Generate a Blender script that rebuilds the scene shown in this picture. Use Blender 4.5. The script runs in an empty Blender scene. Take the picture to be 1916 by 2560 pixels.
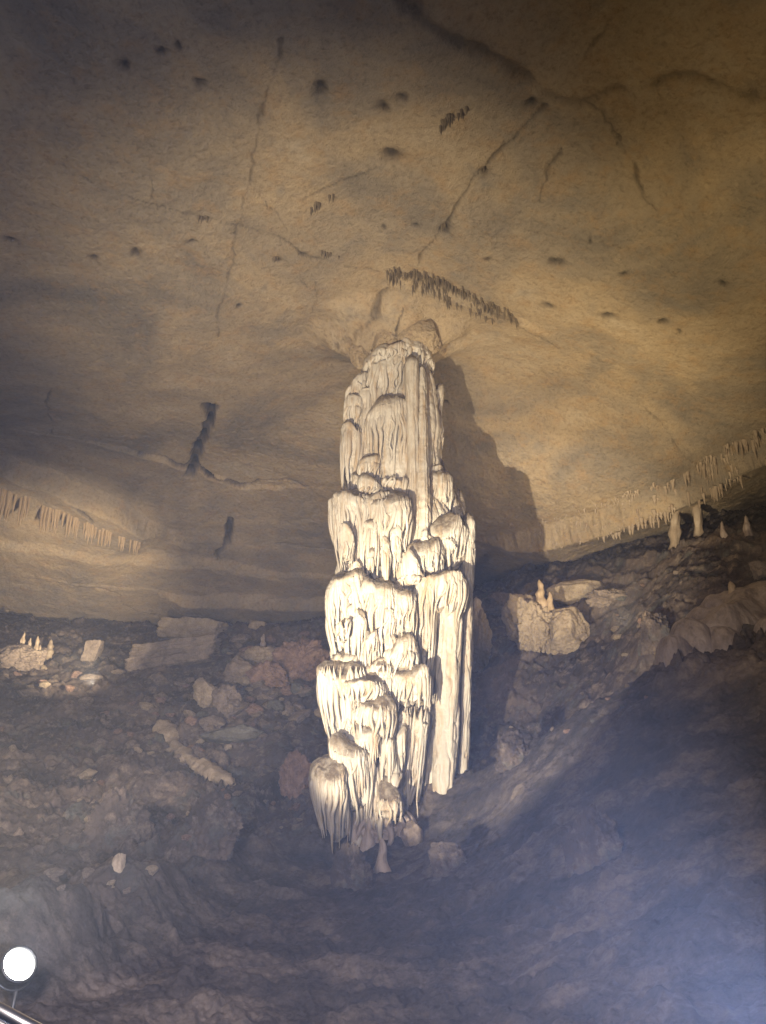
import bpy, math, random
import numpy as np
from mathutils import Vector

random.seed(7)
RNG = np.random.default_rng(7)
S = bpy.context.scene
C = S.collection
R = math.radians

# ------------------------------------------------------------------ camera
PITCH = R(20.0)
F = 1848.0                      # focal length in pixels of the 1916 x 2560 photograph
cam = bpy.data.cameras.new('camera')
cam.sensor_fit = 'VERTICAL'
cam.sensor_height = 36.0
cam.lens = 36.0 * F / 2560.0
cam.clip_start = 0.05
cam.clip_end = 300
co = bpy.data.objects.new('camera', cam)
co.location = (0, 0, 0)
co.rotation_euler = (math.pi / 2 + PITCH, 0, 0)
C.objects.link(co)
S.camera = co

# ------------------------------------------------------------------ world (closed cave: next to nothing)
w = bpy.data.worlds.new('World')
S.world = w
w.use_nodes = True
bg = w.node_tree.nodes['Background']
bg.inputs[0].default_value = (1.0, 0.86, 0.66, 1)
bg.inputs[1].default_value = 0.007
S.view_settings.view_transform = 'Standard'
S.view_settings.look = 'None'
S.view_settings.exposure = 0.5
S.view_settings.gamma = 1
S.cycles.use_denoising = True
S.cycles.max_bounces = 6
S.cycles.diffuse_bounces = 3
S.cycles.volume_bounces = 0
S.cycles.caustics_reflective = False
S.cycles.caustics_refractive = False
S.cycles.sample_clamp_indirect = 3

# ------------------------------------------------------------------ projection helpers (pixel of the photograph -> direction)
def dirv(px, py):
    a = (np.asarray(px, float) - 958) / F
    u = (1280 - np.asarray(py, float)) / F
    return a, math.cos(PITCH) - u * math.sin(PITCH), math.sin(PITCH) + u * math.cos(PITCH)

def at(px, py, Y):
    a, b, c = dirv(px, py)
    return np.array([a / b * Y, Y + 0 * a, c / b * Y]).T

# ------------------------------------------------------------------ lamps
def spot(name, loc, target, power, color, size, blend, radius=0.05):
    l = bpy.data.lights.new(name, 'SPOT')
    l.energy = power
    l.color = color
    l.spot_size = R(size)
    l.spot_blend = blend
    l.shadow_soft_size = radius
    o = bpy.data.objects.new(name, l)
    o.location = loc
    d = Vector(target) - Vector(loc)
    o.rotation_euler = d.to_track_quat('-Z', 'Y').to_euler()
    C.objects.link(o)
    return o

LAMP = Vector(at(47, 2412, 5.0))
LAIM = (-LAMP).normalized() * 0.75 + (Vector((0.3, 14, 4)) - LAMP).normalized() * 0.42
LAIM.normalize()
LP0 = Vector((-2.35, 3.3, -1.15))       # the main floods stand nearer, left of the handrail
_q = [(Vector(p) - LP0).normalized() for p in ((3.6, 17.2, 8.6), (9.2, 18.6, 7.35), tuple(at(850, 2010, 12.0)))]
_n = (_q[1] - _q[0]).cross(_q[2] - _q[0]).normalized()
_n = _n if _n.dot(_q[0]) > 0 else -_n
spot('flood_main', LP0, LP0 + _n * 10, 6000, (1.0, 0.89, 0.70), 2 * math.degrees(_n.angle(_q[0])), 0.3, 0.05)
spot('flood_spill', LP0, at(920, 940, 16), 6900, (1.0, 0.86, 0.62), 66, 1.0, 0.05)
spot('flood_beam', LP0, at(940, 1440, 13.0), 900, (1.0, 0.95, 0.84), 26, 1.0, 0.04)
spot('lens_glow', LAMP + LAIM * 0.10, LAMP + LAIM * 2, 70, (0.92, 0.95, 1.0), 175, 1.0, 0.06)
spot('ceiling_wash', (4.6, 3.0, -0.3), Vector((4.6, 3.0, -0.3)) + Vector((0.142, 0.497, 0.856)) * 10, 600, (1.0, 0.76, 0.42), 50, 1.0, 0.10)
spot('slope_uplight', (4.5, 8.0, 1.3), Vector((4.5, 8.0, 1.3)) + Vector((0.172, 0.317, 0.933)) * 10, 620, (1.0, 0.81, 0.50), 56, 0.8, 0.06)
spot('ceiling_soft_wash', (2.6, 2.0, -1.0), at(1420, 800, 13), 550, (1.0, 0.77, 0.44), 76, 1.0, 0.3)
spot('left_ceiling_wash', (-5.0, 3.0, -1.0), at(600, 1040, 15), 1000, (1.0, 0.80, 0.54), 84, 1.0, 0.3)
spot('rear_wash', (4.2, 12.7, 2.5), (4.3, 16.8, 8.6), 1050, (1.0, 0.81, 0.52), 112, 1.0, 0.1)
LW = Vector((-6.4, 16.6, 2.0))
spot('left_wall_wash', LW, LW + Vector((-0.47, 0.72, 0.44)), 3800, (1.0, 0.84, 0.60), 58, 1.0, 0.04)
CL = Vector(at(2240, 2800, 0.62))
spot('cold_veil_fill', CL, CL + Vector((-0.62, 0.60, 0.40)), 1650, (0.50, 0.61, 1.0), 120, 1.0, 0.06)  # added unseen lamp near the camera; its glow makes the blue veil
spot('front_fill', (-1.2, 0.5, 0.8), (1.0, 14, -0.4), 1700, (1.0, 0.86, 0.80), 100, 1.0, 0.4)
spot('left_fill', (-3.2, 4.0, 0.6), (-6.0, 19, 2.6), 2600, (1.0, 0.86, 0.72), 46, 0.7, 0.12)

# ------------------------------------------------------------------ numeric noise
_perm = np.random.default_rng(11).integers(0, 2 ** 31, 4096)
def _h(i, j, k):
    v = _perm[(i * 73 + j * 1259 + k * 3571) & 4095]
    v = _perm[(v + i * 19 + j * 7 + k * 131) & 4095]
    return (v & 0xFFFF) / 32767.5 - 1.0

def vn(x, y, z=0.0):
    x, y, z = np.broadcast_arrays(np.asarray(x, float), np.asarray(y, float), np.asarray(z, float))
    xi, yi, zi = np.floor(x).astype(np.int64), np.floor(y).astype(np.int64), np.floor(z).astype(np.int64)
    xf, yf, zf = x - xi, y - yi, z - zi
    u, v, t = (q * q * q * (q * (q * 6 - 15) + 10) for q in (xf, yf, zf))
    def lerp(a, b, q): return a + (b - a) * q
    def pl(k):
        return lerp(lerp(_h(xi, yi, k), _h(xi + 1, yi, k), u), lerp(_h(xi, yi + 1, k), _h(xi + 1, yi + 1, k), u), v)
    if np.all(z == 0): return pl(zi)
    return lerp(pl(zi), pl(zi + 1), t)

def fbm(x, y, z=0.0, o=4, g=0.5, l=2.03):
    s, a, tot = 0, 1.0, 0
    x, y, z = np.asarray(x, float), np.asarray(y, float), np.asarray(z, float)
    for k in range(o):
        s = s + a * vn(x + 17.3 * k, y - 9.1 * k, z)
        tot += a
        a *= g
        x, y, z = x * l, y * l, z * l
    return s / tot

def ridge(x, y, z=0.0, o=4, g=0.5):
    s, a, tot = 0, 1.0, 0
    x, y, z = np.asarray(x, float), np.asarray(y, float), np.asarray(z, float)
    for k in range(o):
        s = s + a * (1 - 2 * np.abs(vn(x + 31.7 * k, y + 5.3 * k, z)))
        tot += a
        a *= g
        x, y, z = x * 2.1, y * 2.1, z * 2.1
    return s / tot

def sst(a, b, x):
    t = np.clip((x - a) / (b - a), 0, 1)
    return t * t * (3 - 2 * t)

# ------------------------------------------------------------------ objects
def tag(o, label=None, cat=None, group=None, kind=None):
    if label: o['label'] = label
    if cat: o['category'] = cat
    if group: o['group'] = group
    if kind: o['kind'] = kind
    return o

def empty(name, loc, label, cat, group=None):
    o = bpy.data.objects.new(name, None)
    o.location = loc
    o.empty_display_size = 0.2
    C.objects.link(o)
    return tag(o, label, cat, group)

def mesh_grid(name, P, mat, parent=None, wrap=False, caps=False, attrs=None, flip=False, smooth=True):
    """P: rows x cols x 3."""
    n, m, _ = P.shape
    idx = np.arange(n * m).reshape(n, m)
    if wrap: idx = np.concatenate([idx, idx[:, :1]], 1)
    a, b, c, d = idx[:-1, :-1], idx[:-1, 1:], idx[1:, 1:], idx[1:, :-1]
    q = np.stack([a, b, c, d] if not flip else [a, d, c, b], -1).reshape(-1, 4)
    return raw_mesh(name, P.reshape(-1, 3), q, mat, parent, attrs, smooth)

def raw_mesh(name, V, Q, mat, parent=None, attrs=None, smooth=True):
    me = bpy.data.meshes.new(name)
    k = Q.shape[1]
    me.vertices.add(len(V)); me.loops.add(Q.size); me.polygons.add(len(Q))
    me.vertices.foreach_set('co', np.ascontiguousarray(V, dtype=np.float32).ravel())
    me.loops.foreach_set('vertex_index', np.ascontiguousarray(Q, dtype=np.int32).ravel())
    me.polygons.foreach_set('loop_start', np.arange(0, Q.size, k, dtype=np.int32))
    me.update(calc_edges=True)
    me.polygons.foreach_set('use_smooth', np.full(len(Q), smooth))
    for an, av in (attrs or {}).items():
        at_ = me.attributes.new(an, 'FLOAT', 'POINT')
        at_.data.foreach_set('value', np.ascontiguousarray(av, dtype=np.float32).ravel())
    me.materials.append(mat)
    o = bpy.data.objects.new(name, me)
    C.objects.link(o)
    if parent is not None: o.parent = parent
    return o

# ------------------------------------------------------------------ materials
def mat_new(name):
    m = bpy.data.materials.new(name)
    m.use_nodes = True
    nt = m.node_tree
    return m, nt, nt.nodes['Principled BSDF']

def nd(nt, t, **kw):
    n = nt.nodes.new(t)
    for k, v in kw.items():
        if k.startswith('_'): setattr(n, k[1:], v)
        else: n.inputs[k].default_value = v
    return n

def noise_node(nt, scale, detail=6, rough=0.55, dist=0.0, vec=None):
    n = nd(nt, 'ShaderNodeTexNoise', Scale=scale, Detail=detail, Roughness=rough, Distortion=dist)
    if vec is not None: nt.links.new(vec, n.inputs['Vector'])
    return n

def ramp(nt, fac, stops):
    r = nt.nodes.new('ShaderNodeValToRGB')
    e = r.color_ramp.elements
    while len(e) < len(stops): e.new(0.5)
    for el, (p, c) in zip(e, stops):
        el.position = p
        el.color = (*c, 1)
    nt.links.new(fac, r.inputs[0])
    return r.outputs[0]

def mix(nt, fac, a, b, mode='MIX'):
    n = nt.nodes.new('ShaderNodeMix')
    n.data_type = 'RGBA'
    n.blend_type = mode
    for sock, v in ((n.inputs[0], fac), (n.inputs[6], a), (n.inputs[7], b)):
        if hasattr(v, 'links'): nt.links.new(v, sock)
        elif isinstance(v, (int, float)): sock.default_value = v
        else: sock.default_value = (*v, 1)
    return n.outputs[2]

def bump(nt, bsdf, layers):
    prev = None
    for sock, strength, dist in layers:
        b = nd(nt, 'ShaderNodeBump', Strength=strength, Distance=dist)
        nt.links.new(sock, b.inputs['Height'])
        if prev is not None: nt.links.new(prev, b.inputs['Normal'])
        prev = b.outputs[0]
    nt.links.new(prev, bsdf.inputs['Normal'])

def coords(nt, scale=(1, 1, 1)):
    tc = nt.nodes.new('ShaderNodeTexCoord')
    mp = nt.nodes.new('ShaderNodeMapping')
    mp.inputs['Scale'].default_value = scale
    nt.links.new(tc.outputs['Object'], mp.inputs[0])
    return mp.outputs[0]

def mat_ceiling():
    m, nt, b = mat_new('cave ceiling limestone')
    v = coords(nt)
    big = noise_node(nt, 0.35, 5, 0.6, 0.6, v)
    col = ramp(nt, big.outputs[0], [(0.30, (0.24, 0.20, 0.15)), (0.45, (0.375, 0.295, 0.198)), (0.56, (0.475, 0.355, 0.215)), (0.72, (0.54, 0.43, 0.29))])
    mid = noise_node(nt, 2.6, 9, 0.68, 0.15, v)
    col = mix(nt, ramp(nt, mid.outputs[0], [(0.50, (0, 0, 0)), (0.72, (0.55, 0.55, 0.55))]), col, (0.46, 0.28, 0.125))
    gr = noise_node(nt, 1.1, 6, 0.65, 0.3, coords(nt, (1, 1, 2.3)))
    col = mix(nt, ramp(nt, gr.outputs[0], [(0.56, (0, 0, 0)), (0.70, (0.4, 0.4, 0.4))]), col, (0.225, 0.215, 0.19))
    fine = noise_node(nt, 11, 10, 0.76, 0, v)
    col = mix(nt, 0.55, col, ramp(nt, fine.outputs[0], [(0.34, (0.34, 0.31, 0.27)), (0.48, (0.82, 0.82, 0.82)), (0.66, (1.0, 1.0, 1.0))]), 'MULTIPLY')
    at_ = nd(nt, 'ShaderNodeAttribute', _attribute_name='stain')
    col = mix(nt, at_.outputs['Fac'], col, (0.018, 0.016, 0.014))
    nt.links.new(col, b.inputs['Base Color'])
    b.inputs['Roughness'].default_value = 0.85
    b.inputs['Specular IOR Level'].default_value = 0.25
    bump(nt, b, [(mid.outputs[0], 0.6, 0.12), (fine.outputs[0], 1.0, 0.09)])
    return m

def mat_ground():
    m, nt, b = mat_new('cave floor clay and rubble')
    v = coords(nt)
    big = noise_node(nt, 0.5, 6, 0.6, 0.5, v)
    col = ramp(nt, big.outputs[0], [(0.36, (0.060, 0.048, 0.042)), (0.5, (0.115, 0.088, 0.072)), (0.64, (0.22, 0.165, 0.125))])
    mid = noise_node(nt, 3.4, 10, 0.74, 0.1, v)
    col = mix(nt, ramp(nt, mid.outputs[0], [(0.50, (0, 0, 0)), (0.66, (0.9, 0.9, 0.9))]), col, (0.33, 0.255, 0.19))
    gr = noise_node(nt, 1.4, 8, 0.7, 0.2, v)
    col = mix(nt, ramp(nt, gr.outputs[0], [(0.54, (0, 0, 0)), (0.66, (0.7, 0.7, 0.7))]), col, (0.15, 0.155, 0.135))
    ca = nd(nt, 'ShaderNodeAttribute', _attribute_name='clay')
    cl_ = noise_node(nt, 1.3, 10, 0.74, 0.2, v)
    col = mix(nt, ca.outputs['Fac'], col, ramp(nt, cl_.outputs[0], [(0.38, (0.055, 0.046, 0.042)), (0.50, (0.10, 0.082, 0.072)), (0.62, (0.22, 0.175, 0.14))]))
    fine = noise_node(nt, 17, 10, 0.8, 0, v)
    col = mix(nt, 0.7, col, ramp(nt, fine.outputs[0], [(0.32, (0.35, 0.33, 0.31)), (0.5, (0.8, 0.8, 0.8)), (0.7, (1.0, 1.0, 1.0))]), 'MULTIPLY')
    nt.links.new(col, b.inputs['Base Color'])
    b.inputs['Roughness'].default_value = 0.9
    b.inputs['Specular IOR Level'].default_value = 0.2
    bump(nt, b, [(mid.outputs[0], 0.6, 0.10), (fine.outputs[0], 0.9, 0.05)])
    return m

def mat_rock(name, c0, c1, c2, rough=0.85):
    m, nt, b = mat_new(name)
    v = coords(nt)
    oi = nt.nodes.new('ShaderNodeObjectInfo')
    n1 = noise_node(nt, 2.5, 8, 0.65, 0.8, v)
    col = ramp(nt, n1.outputs[0], [(0.3, c0), (0.5, c1), (0.7, c2)])
    f = noise_node(nt, 22, 7, 0.7, 0, v)
    col = mix(nt, 0.6, col, ramp(nt, f.outputs[0], [(0.3, (0.35, 0.33, 0.3)), (0.52, (0.85, 0.85, 0.85)), (0.7, (1, 1, 1))]), 'MULTIPLY')
    nt.links.new(col, b.inputs['Base Color'])
    b.inputs['Roughness'].default_value = rough
    b.inputs['Specular IOR Level'].default_value = 0.2
    bump(nt, b, [(n1.outputs[0], 0.7, 0.08), (f.outputs[0], 0.7, 0.02)])
    return m

def mat_flow(name, base, dark, warm):
    """calcite: pale, vertically streaked; dirt and painted shade, as lit from below, darken the upward faces (attribute top)"""
    m, nt, b = mat_new(name)
    v = coords(nt, (1, 1, 0.16))
    vs = coords(nt, (1, 1, 1))
    n1 = noise_node(nt, 7, 6, 0.6, 0.5, v)
    col = ramp(nt, n1.outputs[0], [(0.30, warm), (0.52, base), (0.75, tuple(min(1, c * 1.12) for c in base))])
    n2 = noise_node(nt, 1.2, 5, 0.6, 0.5, vs)
    col = mix(nt, ramp(nt, n2.outputs[0], [(0.5, (0, 0, 0)), (0.75, (0.55, 0.55, 0.55))]), col, warm)
    n4 = noise_node(nt, 2.1, 7, 0.65, 0.6, coords(nt, (1, 1, 0.35)))
    col = mix(nt, ramp(nt, n4.outputs[0], [(0.55, (0, 0, 0)), (0.70, (0.6, 0.6, 0.6))]), col, tuple(0.35 * a_ + 0.65 * c_ for a_, c_ in zip(dark, warm)))
    f = noise_node(nt, 24, 8, 0.75, 0, vs)
    col = mix(nt, 0.5, col, ramp(nt, f.outputs[0], [(0.28, (0.4, 0.35, 0.3)), (0.45, (0.9, 0.9, 0.9)), (0.7, (1, 1, 1))]), 'MULTIPLY')
    at_ = nd(nt, 'ShaderNodeAttribute', _attribute_name='stain')
    n3 = noise_node(nt, 9, 6, 0.7, 0.6, vs)
    mul = nt.nodes.new('ShaderNodeMath'); mul.operation = 'MULTIPLY'
    nt.links.new(at_.outputs['Fac'], mul.inputs[0])
    nt.links.new(ramp(nt, n3.outputs[0], [(0.30, (0.25, 0.25, 0.25)), (0.58, (1, 1, 1))]), mul.inputs[1])
    col = mix(nt, mul.outputs[0], col, dark)
    nt.links.new(col, b.inputs['Base Color'])
    b.inputs['Roughness'].default_value = 0.42
    b.inputs['Specular IOR Level'].default_value = 0.3
    bump(nt, b, [(n1.outputs[0], 0.5, 0.04), (f.outputs[0], 0.6, 0.02)])
    return m

M_CEIL = mat_ceiling()
M_GROUND = mat_ground()
M_FLOW = mat_flow('pale calcite flowstone', (0.465, 0.415, 0.335), (0.12, 0.09, 0.06), (0.36, 0.26, 0.155))
M_TITE = mat_flow('tan stalactite calcite', (0.42, 0.31, 0.19), (0.10, 0.08, 0.06), (0.30, 0.20, 0.11))
M_RIM = mat_flow('brown rim calcite', (0.36, 0.28, 0.19), (0.10, 0.08, 0.06), (0.27, 0.19, 0.12))
M_DTITE = mat_flow('dark stained stalactite calcite', (0.22, 0.17, 0.11), (0.07, 0.06, 0.045), (0.13, 0.10, 0.065))
M_MOUND = mat_flow('brown flowstone', (0.40, 0.32, 0.26), (0.08, 0.065, 0.055), (0.20, 0.15, 0.115))
M_ROCK = mat_rock('broken limestone', (0.12, 0.092, 0.07), (0.24, 0.185, 0.14), (0.34, 0.27, 0.2))
M_ROCKR = mat_rock('reddish broken limestone', (0.12, 0.075, 0.055), (0.26, 0.165, 0.12), (0.36, 0.25, 0.18))
M_ROCKG = mat_rock('grey green broken limestone', (0.075, 0.069, 0.056), (0.14, 0.128, 0.102), (0.205, 0.188, 0.15))
M_ROCKP = mat_rock('pale tan broken limestone', (0.22, 0.17, 0.11), (0.36, 0.28, 0.19), (0.46, 0.37, 0.26))

# ------------------------------------------------------------------ smooth surfaces through surveyed points
class TPS:
    def __init__(s, P):
        P = np.array(P, float)
        s.c = P[:, :2]
        n = len(P)
        K = s.k(s.c[:, None] - s.c[None]) + 0.02 * np.eye(n)
        A = np.zeros((n + 3, n + 3))
        A[:n, :n] = K; A[:n, n] = 1; A[:n, n + 1:] = s.c; A[n, :n] = 1; A[n + 1:, :n] = s.c.T
        s.w = np.linalg.solve(A, np.r_[P[:, 2], 0, 0, 0])
    @staticmethod
    def k(d):
        r2 = (d ** 2).sum(-1) + 1e-9
        return 0.5 * r2 * np.log(r2)
    def __call__(s, x, y):
        x = np.asarray(x, float); y = np.asarray(y, float)
        sh = x.shape
        X, Yy = x.ravel(), y.ravel()
        out = np.zeros(len(X)) + s.w[-3] + s.w[-2] * X + s.w[-1] * Yy
        for (cx, cy), w_ in zip(s.c, s.w[:-3]):
            r2 = (X - cx) ** 2 + (Yy - cy) ** 2 + 1e-9
            out += w_ * 0.5 * r2 * np.log(r2)
        return out.reshape(sh)

def pts(L):
    return [tuple(at(px, py, Y)) for px, py, Y in L]

CEIL_P = pts([
    (0, 0, 6.2), (500, 0, 6.3), (958, 0, 6.4), (1500, 0, 6.2), (1916, 0, 5.8),
    (-500, 400, 8.5), (0, 400, 8.7), (500, 400, 9.0), (958, 400, 9.2), (1400, 400, 8.8), (1916, 400, 8.0),
    (0, 800, 12.8), (500, 800, 13.0), (900, 760, 13.3), (1400, 800, 12.6), (1916, 800, 11.2),
    (0, 1040, 17.5), (400, 1060, 18.0), (760, 1060, 18.3), (1350, 1000, 16.6), (1700, 1000, 15.0), (1916, 1000, 14.0), (2300, 900, 12.5),
    (0, 1160, 20.5), (330, 1240, 22.0), (0, 1260, 21.8), (200, 1330, 23.2), (-400, 1250, 21),
    (480, 1200, 21.5), (750, 1210, 21.5), (1200, 1290, 20.4), (1450, 1240, 18.6), (1640, 1180, 17.3), (1916, 1080, 15.4), (2300, 980, 14),
    (0, 1400, 24.5), (200, 1450, 25.5), (500, 1400, 25.0), (780, 1400, 25.5), (1100, 1380, 24.0),
    (0, 1540, 27.5), (350, 1560, 28.5), (700, 1545, 29.0), (-400, 1500, 27),
    (1300, 1400, 23.2), (1500, 1370, 22.0), (1700, 1290, 20.5), (1916, 1200, 18.5), (2300, 1080, 17),
]) + [(-10, 2, 8.2), (0, 2, 9.3), (10, 2, 7.6), (-12, -6, 8), (0, -6, 9), (12, -6, 7),
      (0, 32, 5.3), (-10, 31, 5.0), (8, 27, 5.6), (14, 22, 6.0), (-18, 16, 6.5), (16, 8, 6.2)]
ceil0 = TPS(CEIL_P)

FLOOR_P = pts([
    (-300, 2560, 5.0), (0, 2560, 5.2), (500, 2560, 5.6), (958, 2560, 5.6), (1400, 2560, 4.9), (1916, 2560, 4.0),
    (0, 2300, 7.6), (450, 2300, 8.2), (900, 2300, 8.3), (1300, 2300, 7.2), (1916, 2200, 5.6),
    (200, 2120, 10.4), (560, 2180, 10.3), (820, 2170, 11.5), (1000, 2090, 12.4), (1200, 2060, 11.4), (1500, 2000, 8.8), (1916, 1950, 7.2),
    (1170, 1950, 13.0), (1400, 1815, 12.2), (1640, 1700, 11.6), (1916, 1720, 9.6), (2300, 1650, 9.0),
    (0, 2000, 12.6), (300, 1930, 14.6), (600, 1960, 14.2), (720, 2000, 13.8),
    (0, 1820, 17), (400, 1800, 18), (750, 1790, 18.3),
    (0, 1680, 21.5), (400, 1680, 22.5), (760, 1660, 23),
    (100, 1585, 25.5), (450, 1590, 26.5), (760, 1575, 27),
    (1230, 1760, 16.6), (1400, 1640, 17.6), (1230, 1560, 20.5), (1300, 1450, 22.5), (1550, 1420, 19.8), (1800, 1340, 18.2), (1916, 1300, 17.6),
    (1650, 1580, 14.6), (1916, 1500, 13.5), (2300, 1350, 15),
]) + [(3.0, 13.9, 0.35), (4.6, 13.4, 1.2), (1.8, 14.6, 0.1), (0, 1.5, -1.75), (-4, 1.5, -1.8), (4, 1.5, -1.4), (0, -6, -1.8), (-10, -4, -1.5), (10, -4, 0.5),
      (-14, 10, 1.5), (13, 6, 4), (0, 31, 6.2), (-12, 31, 6.2), (12, 26, 7.2), (-16, 22, 5)]
floor0 = TPS(FLOOR_P)

def hit(f, px, py, lo=1.5, hi=32, down=False):
    """first world point where the ray through a pixel meets height field f"""
    a, b, c = dirv(px, py)
    Y = np.linspace(lo, hi, 1500)
    z = f(Y * a / b, Y) - Y * c / b
    s = np.where((z[:-1] > 0) != (z[1:] > 0))[0] if not down else np.where((z[:-1] < 0) & (z[1:] >= 0))[0]
    if len(s) == 0:
        i = int(np.argmin(np.abs(z))); y = Y[i]
    else:
        i = s[0]; y = Y[i] + (Y[i + 1] - Y[i]) * abs(z[i]) / (abs(z[i]) + abs(z[i + 1]) + 1e-9)
    return np.array([y * a / b, y, y * c / b])

def poly(f, L):
    return [hit(f, px, py)[:2] for px, py in L]

def segdist(x, y, P, warp=0.0):
    """distance to polyline, sign (left of it positive) and 0..1 position along"""
    best = np.full(x.shape, 1e9); sg = np.zeros(x.shape); tt = np.zeros(x.shape)
    n = len(P) - 1
    for i in range(n):
        (ax, ay), (bx, by) = P[i], P[i + 1]
        dx, dy = bx - ax, by - ay
        L2 = dx * dx + dy * dy + 1e-9
        t = np.clip(((x - ax) * dx + (y - ay) * dy) / L2, 0, 1)
        qx, qy = x - ax - t * dx, y - ay - t * dy
        d = np.hypot(qx, qy)
        s = d < best
        best = np.where(s, d, best)
        sg = np.where(s, np.sign(dx * qy - dy * qx), sg)
        tt = np.where(s, (i + t) / n, tt)
    return best, sg, tt

# cracks of the ceiling: pixel polylines, half width m, depth m, stain
CRACKS = [
    ([(700, 90), (675, 200), (640, 350), (618, 500), (600, 560), (585, 640), (560, 760), (545, 850)], 0.035, 0.04, 0.42),
    ([(200, 450), (330, 485), (390, 505), (470, 525), (540, 545), (600, 560), (700, 585), (780, 640), (840, 660), (960, 680)], 0.03, 0.03, 0.45),
    ([(385, 380), (390, 490)], 0.02, 0.02, 0.4),
    ([(640, 460), (700, 530), (725, 570)], 0.02, 0.02, 0.5),
    ([(990, -20), (1060, 40), (1130, 85), (1200, 140), (1300, 200), (1400, 245), (1440, 265), (1520, 235), (1640, 205), (1720, 190), (1790, 220), (1890, 240)], 0.13, 0.08, 0.5),
    ([(1440, 265), (1500, 290), (1545, 330), (1585, 420), (1600, 480), (1650, 540)], 0.04, 0.05, 0.5),
    ([(1360, 270), (1300, 330), (1250, 380), (1210, 430), (1160, 500), (1100, 570), (1060, 630), (1040, 665)], 0.045, 0.07, 0.55),
    ([(968, 682), (1040, 690), (1110, 715), (1200, 758), (1290, 798)], 0.13, 0.05, 0.55),
    ([(1400, 370), (1380, 430), (1350, 510)], 0.03, 0.03, 0.45),
    ([(1460, 150), (1540, 40)], 0.03, 0.04, 0.4),
    ([(750, 500), (800, 480), (850, 440), (935, 420)], 0.03, 0.03, 0.5),
    ([(790, 700), (785, 780)], 0.02, 0.02, 0.5),
    ([(710, 590), (715, 660), (760, 710), (790, 740)], 0.02, 0.02, 0.35),
    ([(840, 820), (880, 790), (930, 755), (965, 710)], 0.06, 0.10, 0.55),
    ([(1000, 735), (985, 770), (972, 800), (960, 850), (930, 880)], 0.028, 0.08, 0.8),
    ([(995, 800), (1010, 850), (1012, 870)], 0.025, 0.07, 0.75),
    ([(1000, 800), (1050, 790), (1085, 810), (1110, 840)], 0.03, 0.05, 0.6),
    ([(1040, 825), (1080, 820), (1130, 815)], 0.02, 0.03, 0.5),
    ([(890, 830), (905, 880), (920, 890)], 0.08, 0.1, 0.7),
    ([(1280, 795), (1340, 830), (1400, 870)], 0.02, 0.02, 0.4),
    ([(535, 1018), (520, 1060), (500, 1110), (487, 1150), (475, 1180)], 0.26, 0.5, 1.0),
    ([(350, 1130), (400, 1140), (450, 1160), (487, 1172), (540, 1195), (600, 1212), (650, 1198), (700, 1195), (770, 1210)], 0.075, 0.2, 0.95),
    ([(0, 1062), (60, 1070), (125, 1080), (205, 1092)], 0.045, 0.12, 0.7),
    ([(128, 975), (122, 1030), (128, 1078)], 0.05, 0.08, 0.6),
    ([(575, 1305), (568, 1340), (560, 1372), (548, 1388)], 0.20, 0.4, 0.95),  # dark hole and shadow at a stalactite cluster, painted in as a crack
    ([(690, 1365), (760, 1372), (850, 1380)], 0.05, 0.15, 0.7),
    ([(190, 1215), (215, 1235), (238, 1258)], 0.10, 0.3, 0.93),
    ([(450, 985), (480, 993), (510, 1005)], 0.02, 0.03, 0.6),
    ([(1590, 1000), (1640, 1050), (1690, 1110), (1750, 1160)], 0.04, 0.07, 0.4),
    ([(60, 1440), (150, 1450), (250, 1465), (305, 1480), (310, 1510), (340, 1525), (400, 1540)], 0.03, 0.08, 0.7),
    ([(400, 1495), (470, 1510), (530, 1520)], 0.04, 0.08, 0.6),
    ([(0, 1440), (60, 1455), (160, 1475), (240, 1490)], 0.015, 0.03, 0.4),
]
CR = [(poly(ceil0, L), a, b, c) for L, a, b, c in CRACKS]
# spots: pits and stubs (px, py, radius m)
SPOTS = [(297, 170, .07), (495, 213, .085), (793, 218, .11), (345, 638, .10), (228, 650, .07), (30, 597, .07), (602, 775, .05), (1395, 655, .07), (1365, 768, .09), (1520, 790, .13), (1660, 808, .08), (1110, 1000, .05),
         (695, 650, .08), (1005, 245, .10), (950, 270, .08), (975, 390, .13), (1035, 560, .05), (1210, 440, .09), (1110, 570, .1), (1325, 260, .08), (440, 110, .05), (1215, 650, .05), (770, 635, .07), (470, 600, .06), (400, 115, .05), (1545, 680, .05), (1800, 690, .05), (955, 575, .04), (1700, 830, .05), (1470, 600, .04)]
SP = [(hit(ceil0, x, y)[:2], r) for x, y, r in SPOTS]
# hanging lips (ledges): beyond the line the ceiling drops by A and recovers over L
LIPS = [
    ([(-300, 1090), (0, 1125), (60, 1160), (120, 1172), (230, 1215), (310, 1255), (365, 1290), (420, 1330)], 0.75, 2.2, 0.10),
    ([(205, 1092), (350, 1130), (487, 1172), (600, 1212), (770, 1210)], 0.14, 2.5, 0.06),
    ([(1185, 1345), (1350, 1325), (1500, 1268), (1600, 1232), (1700, 1195), (1800, 1140), (1916, 1075), (2200, 930)], 0.72, 2.2, 0.12),
    ([(-200, 1330), (100, 1350), (260, 1370), (420, 1395), (560, 1400), (700, 1430), (850, 1440)], 0.20, 2.0, 0.25),
    ([(400, 1470), (560, 1480), (720, 1492), (860, 1500)], 0.45, 3.0, 0.2),
    ([(840, 820), (880, 790), (930, 755), (960, 690), (1130, 735), (1290, 790), (1400, 840)], 0.10, 1.6, 0.12),
]
LP = [(poly(ceil0, L), a, b, c) for L, a, b, c in LIPS]
BOSS = hit(ceil0, 985, 800)[:2]

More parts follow.
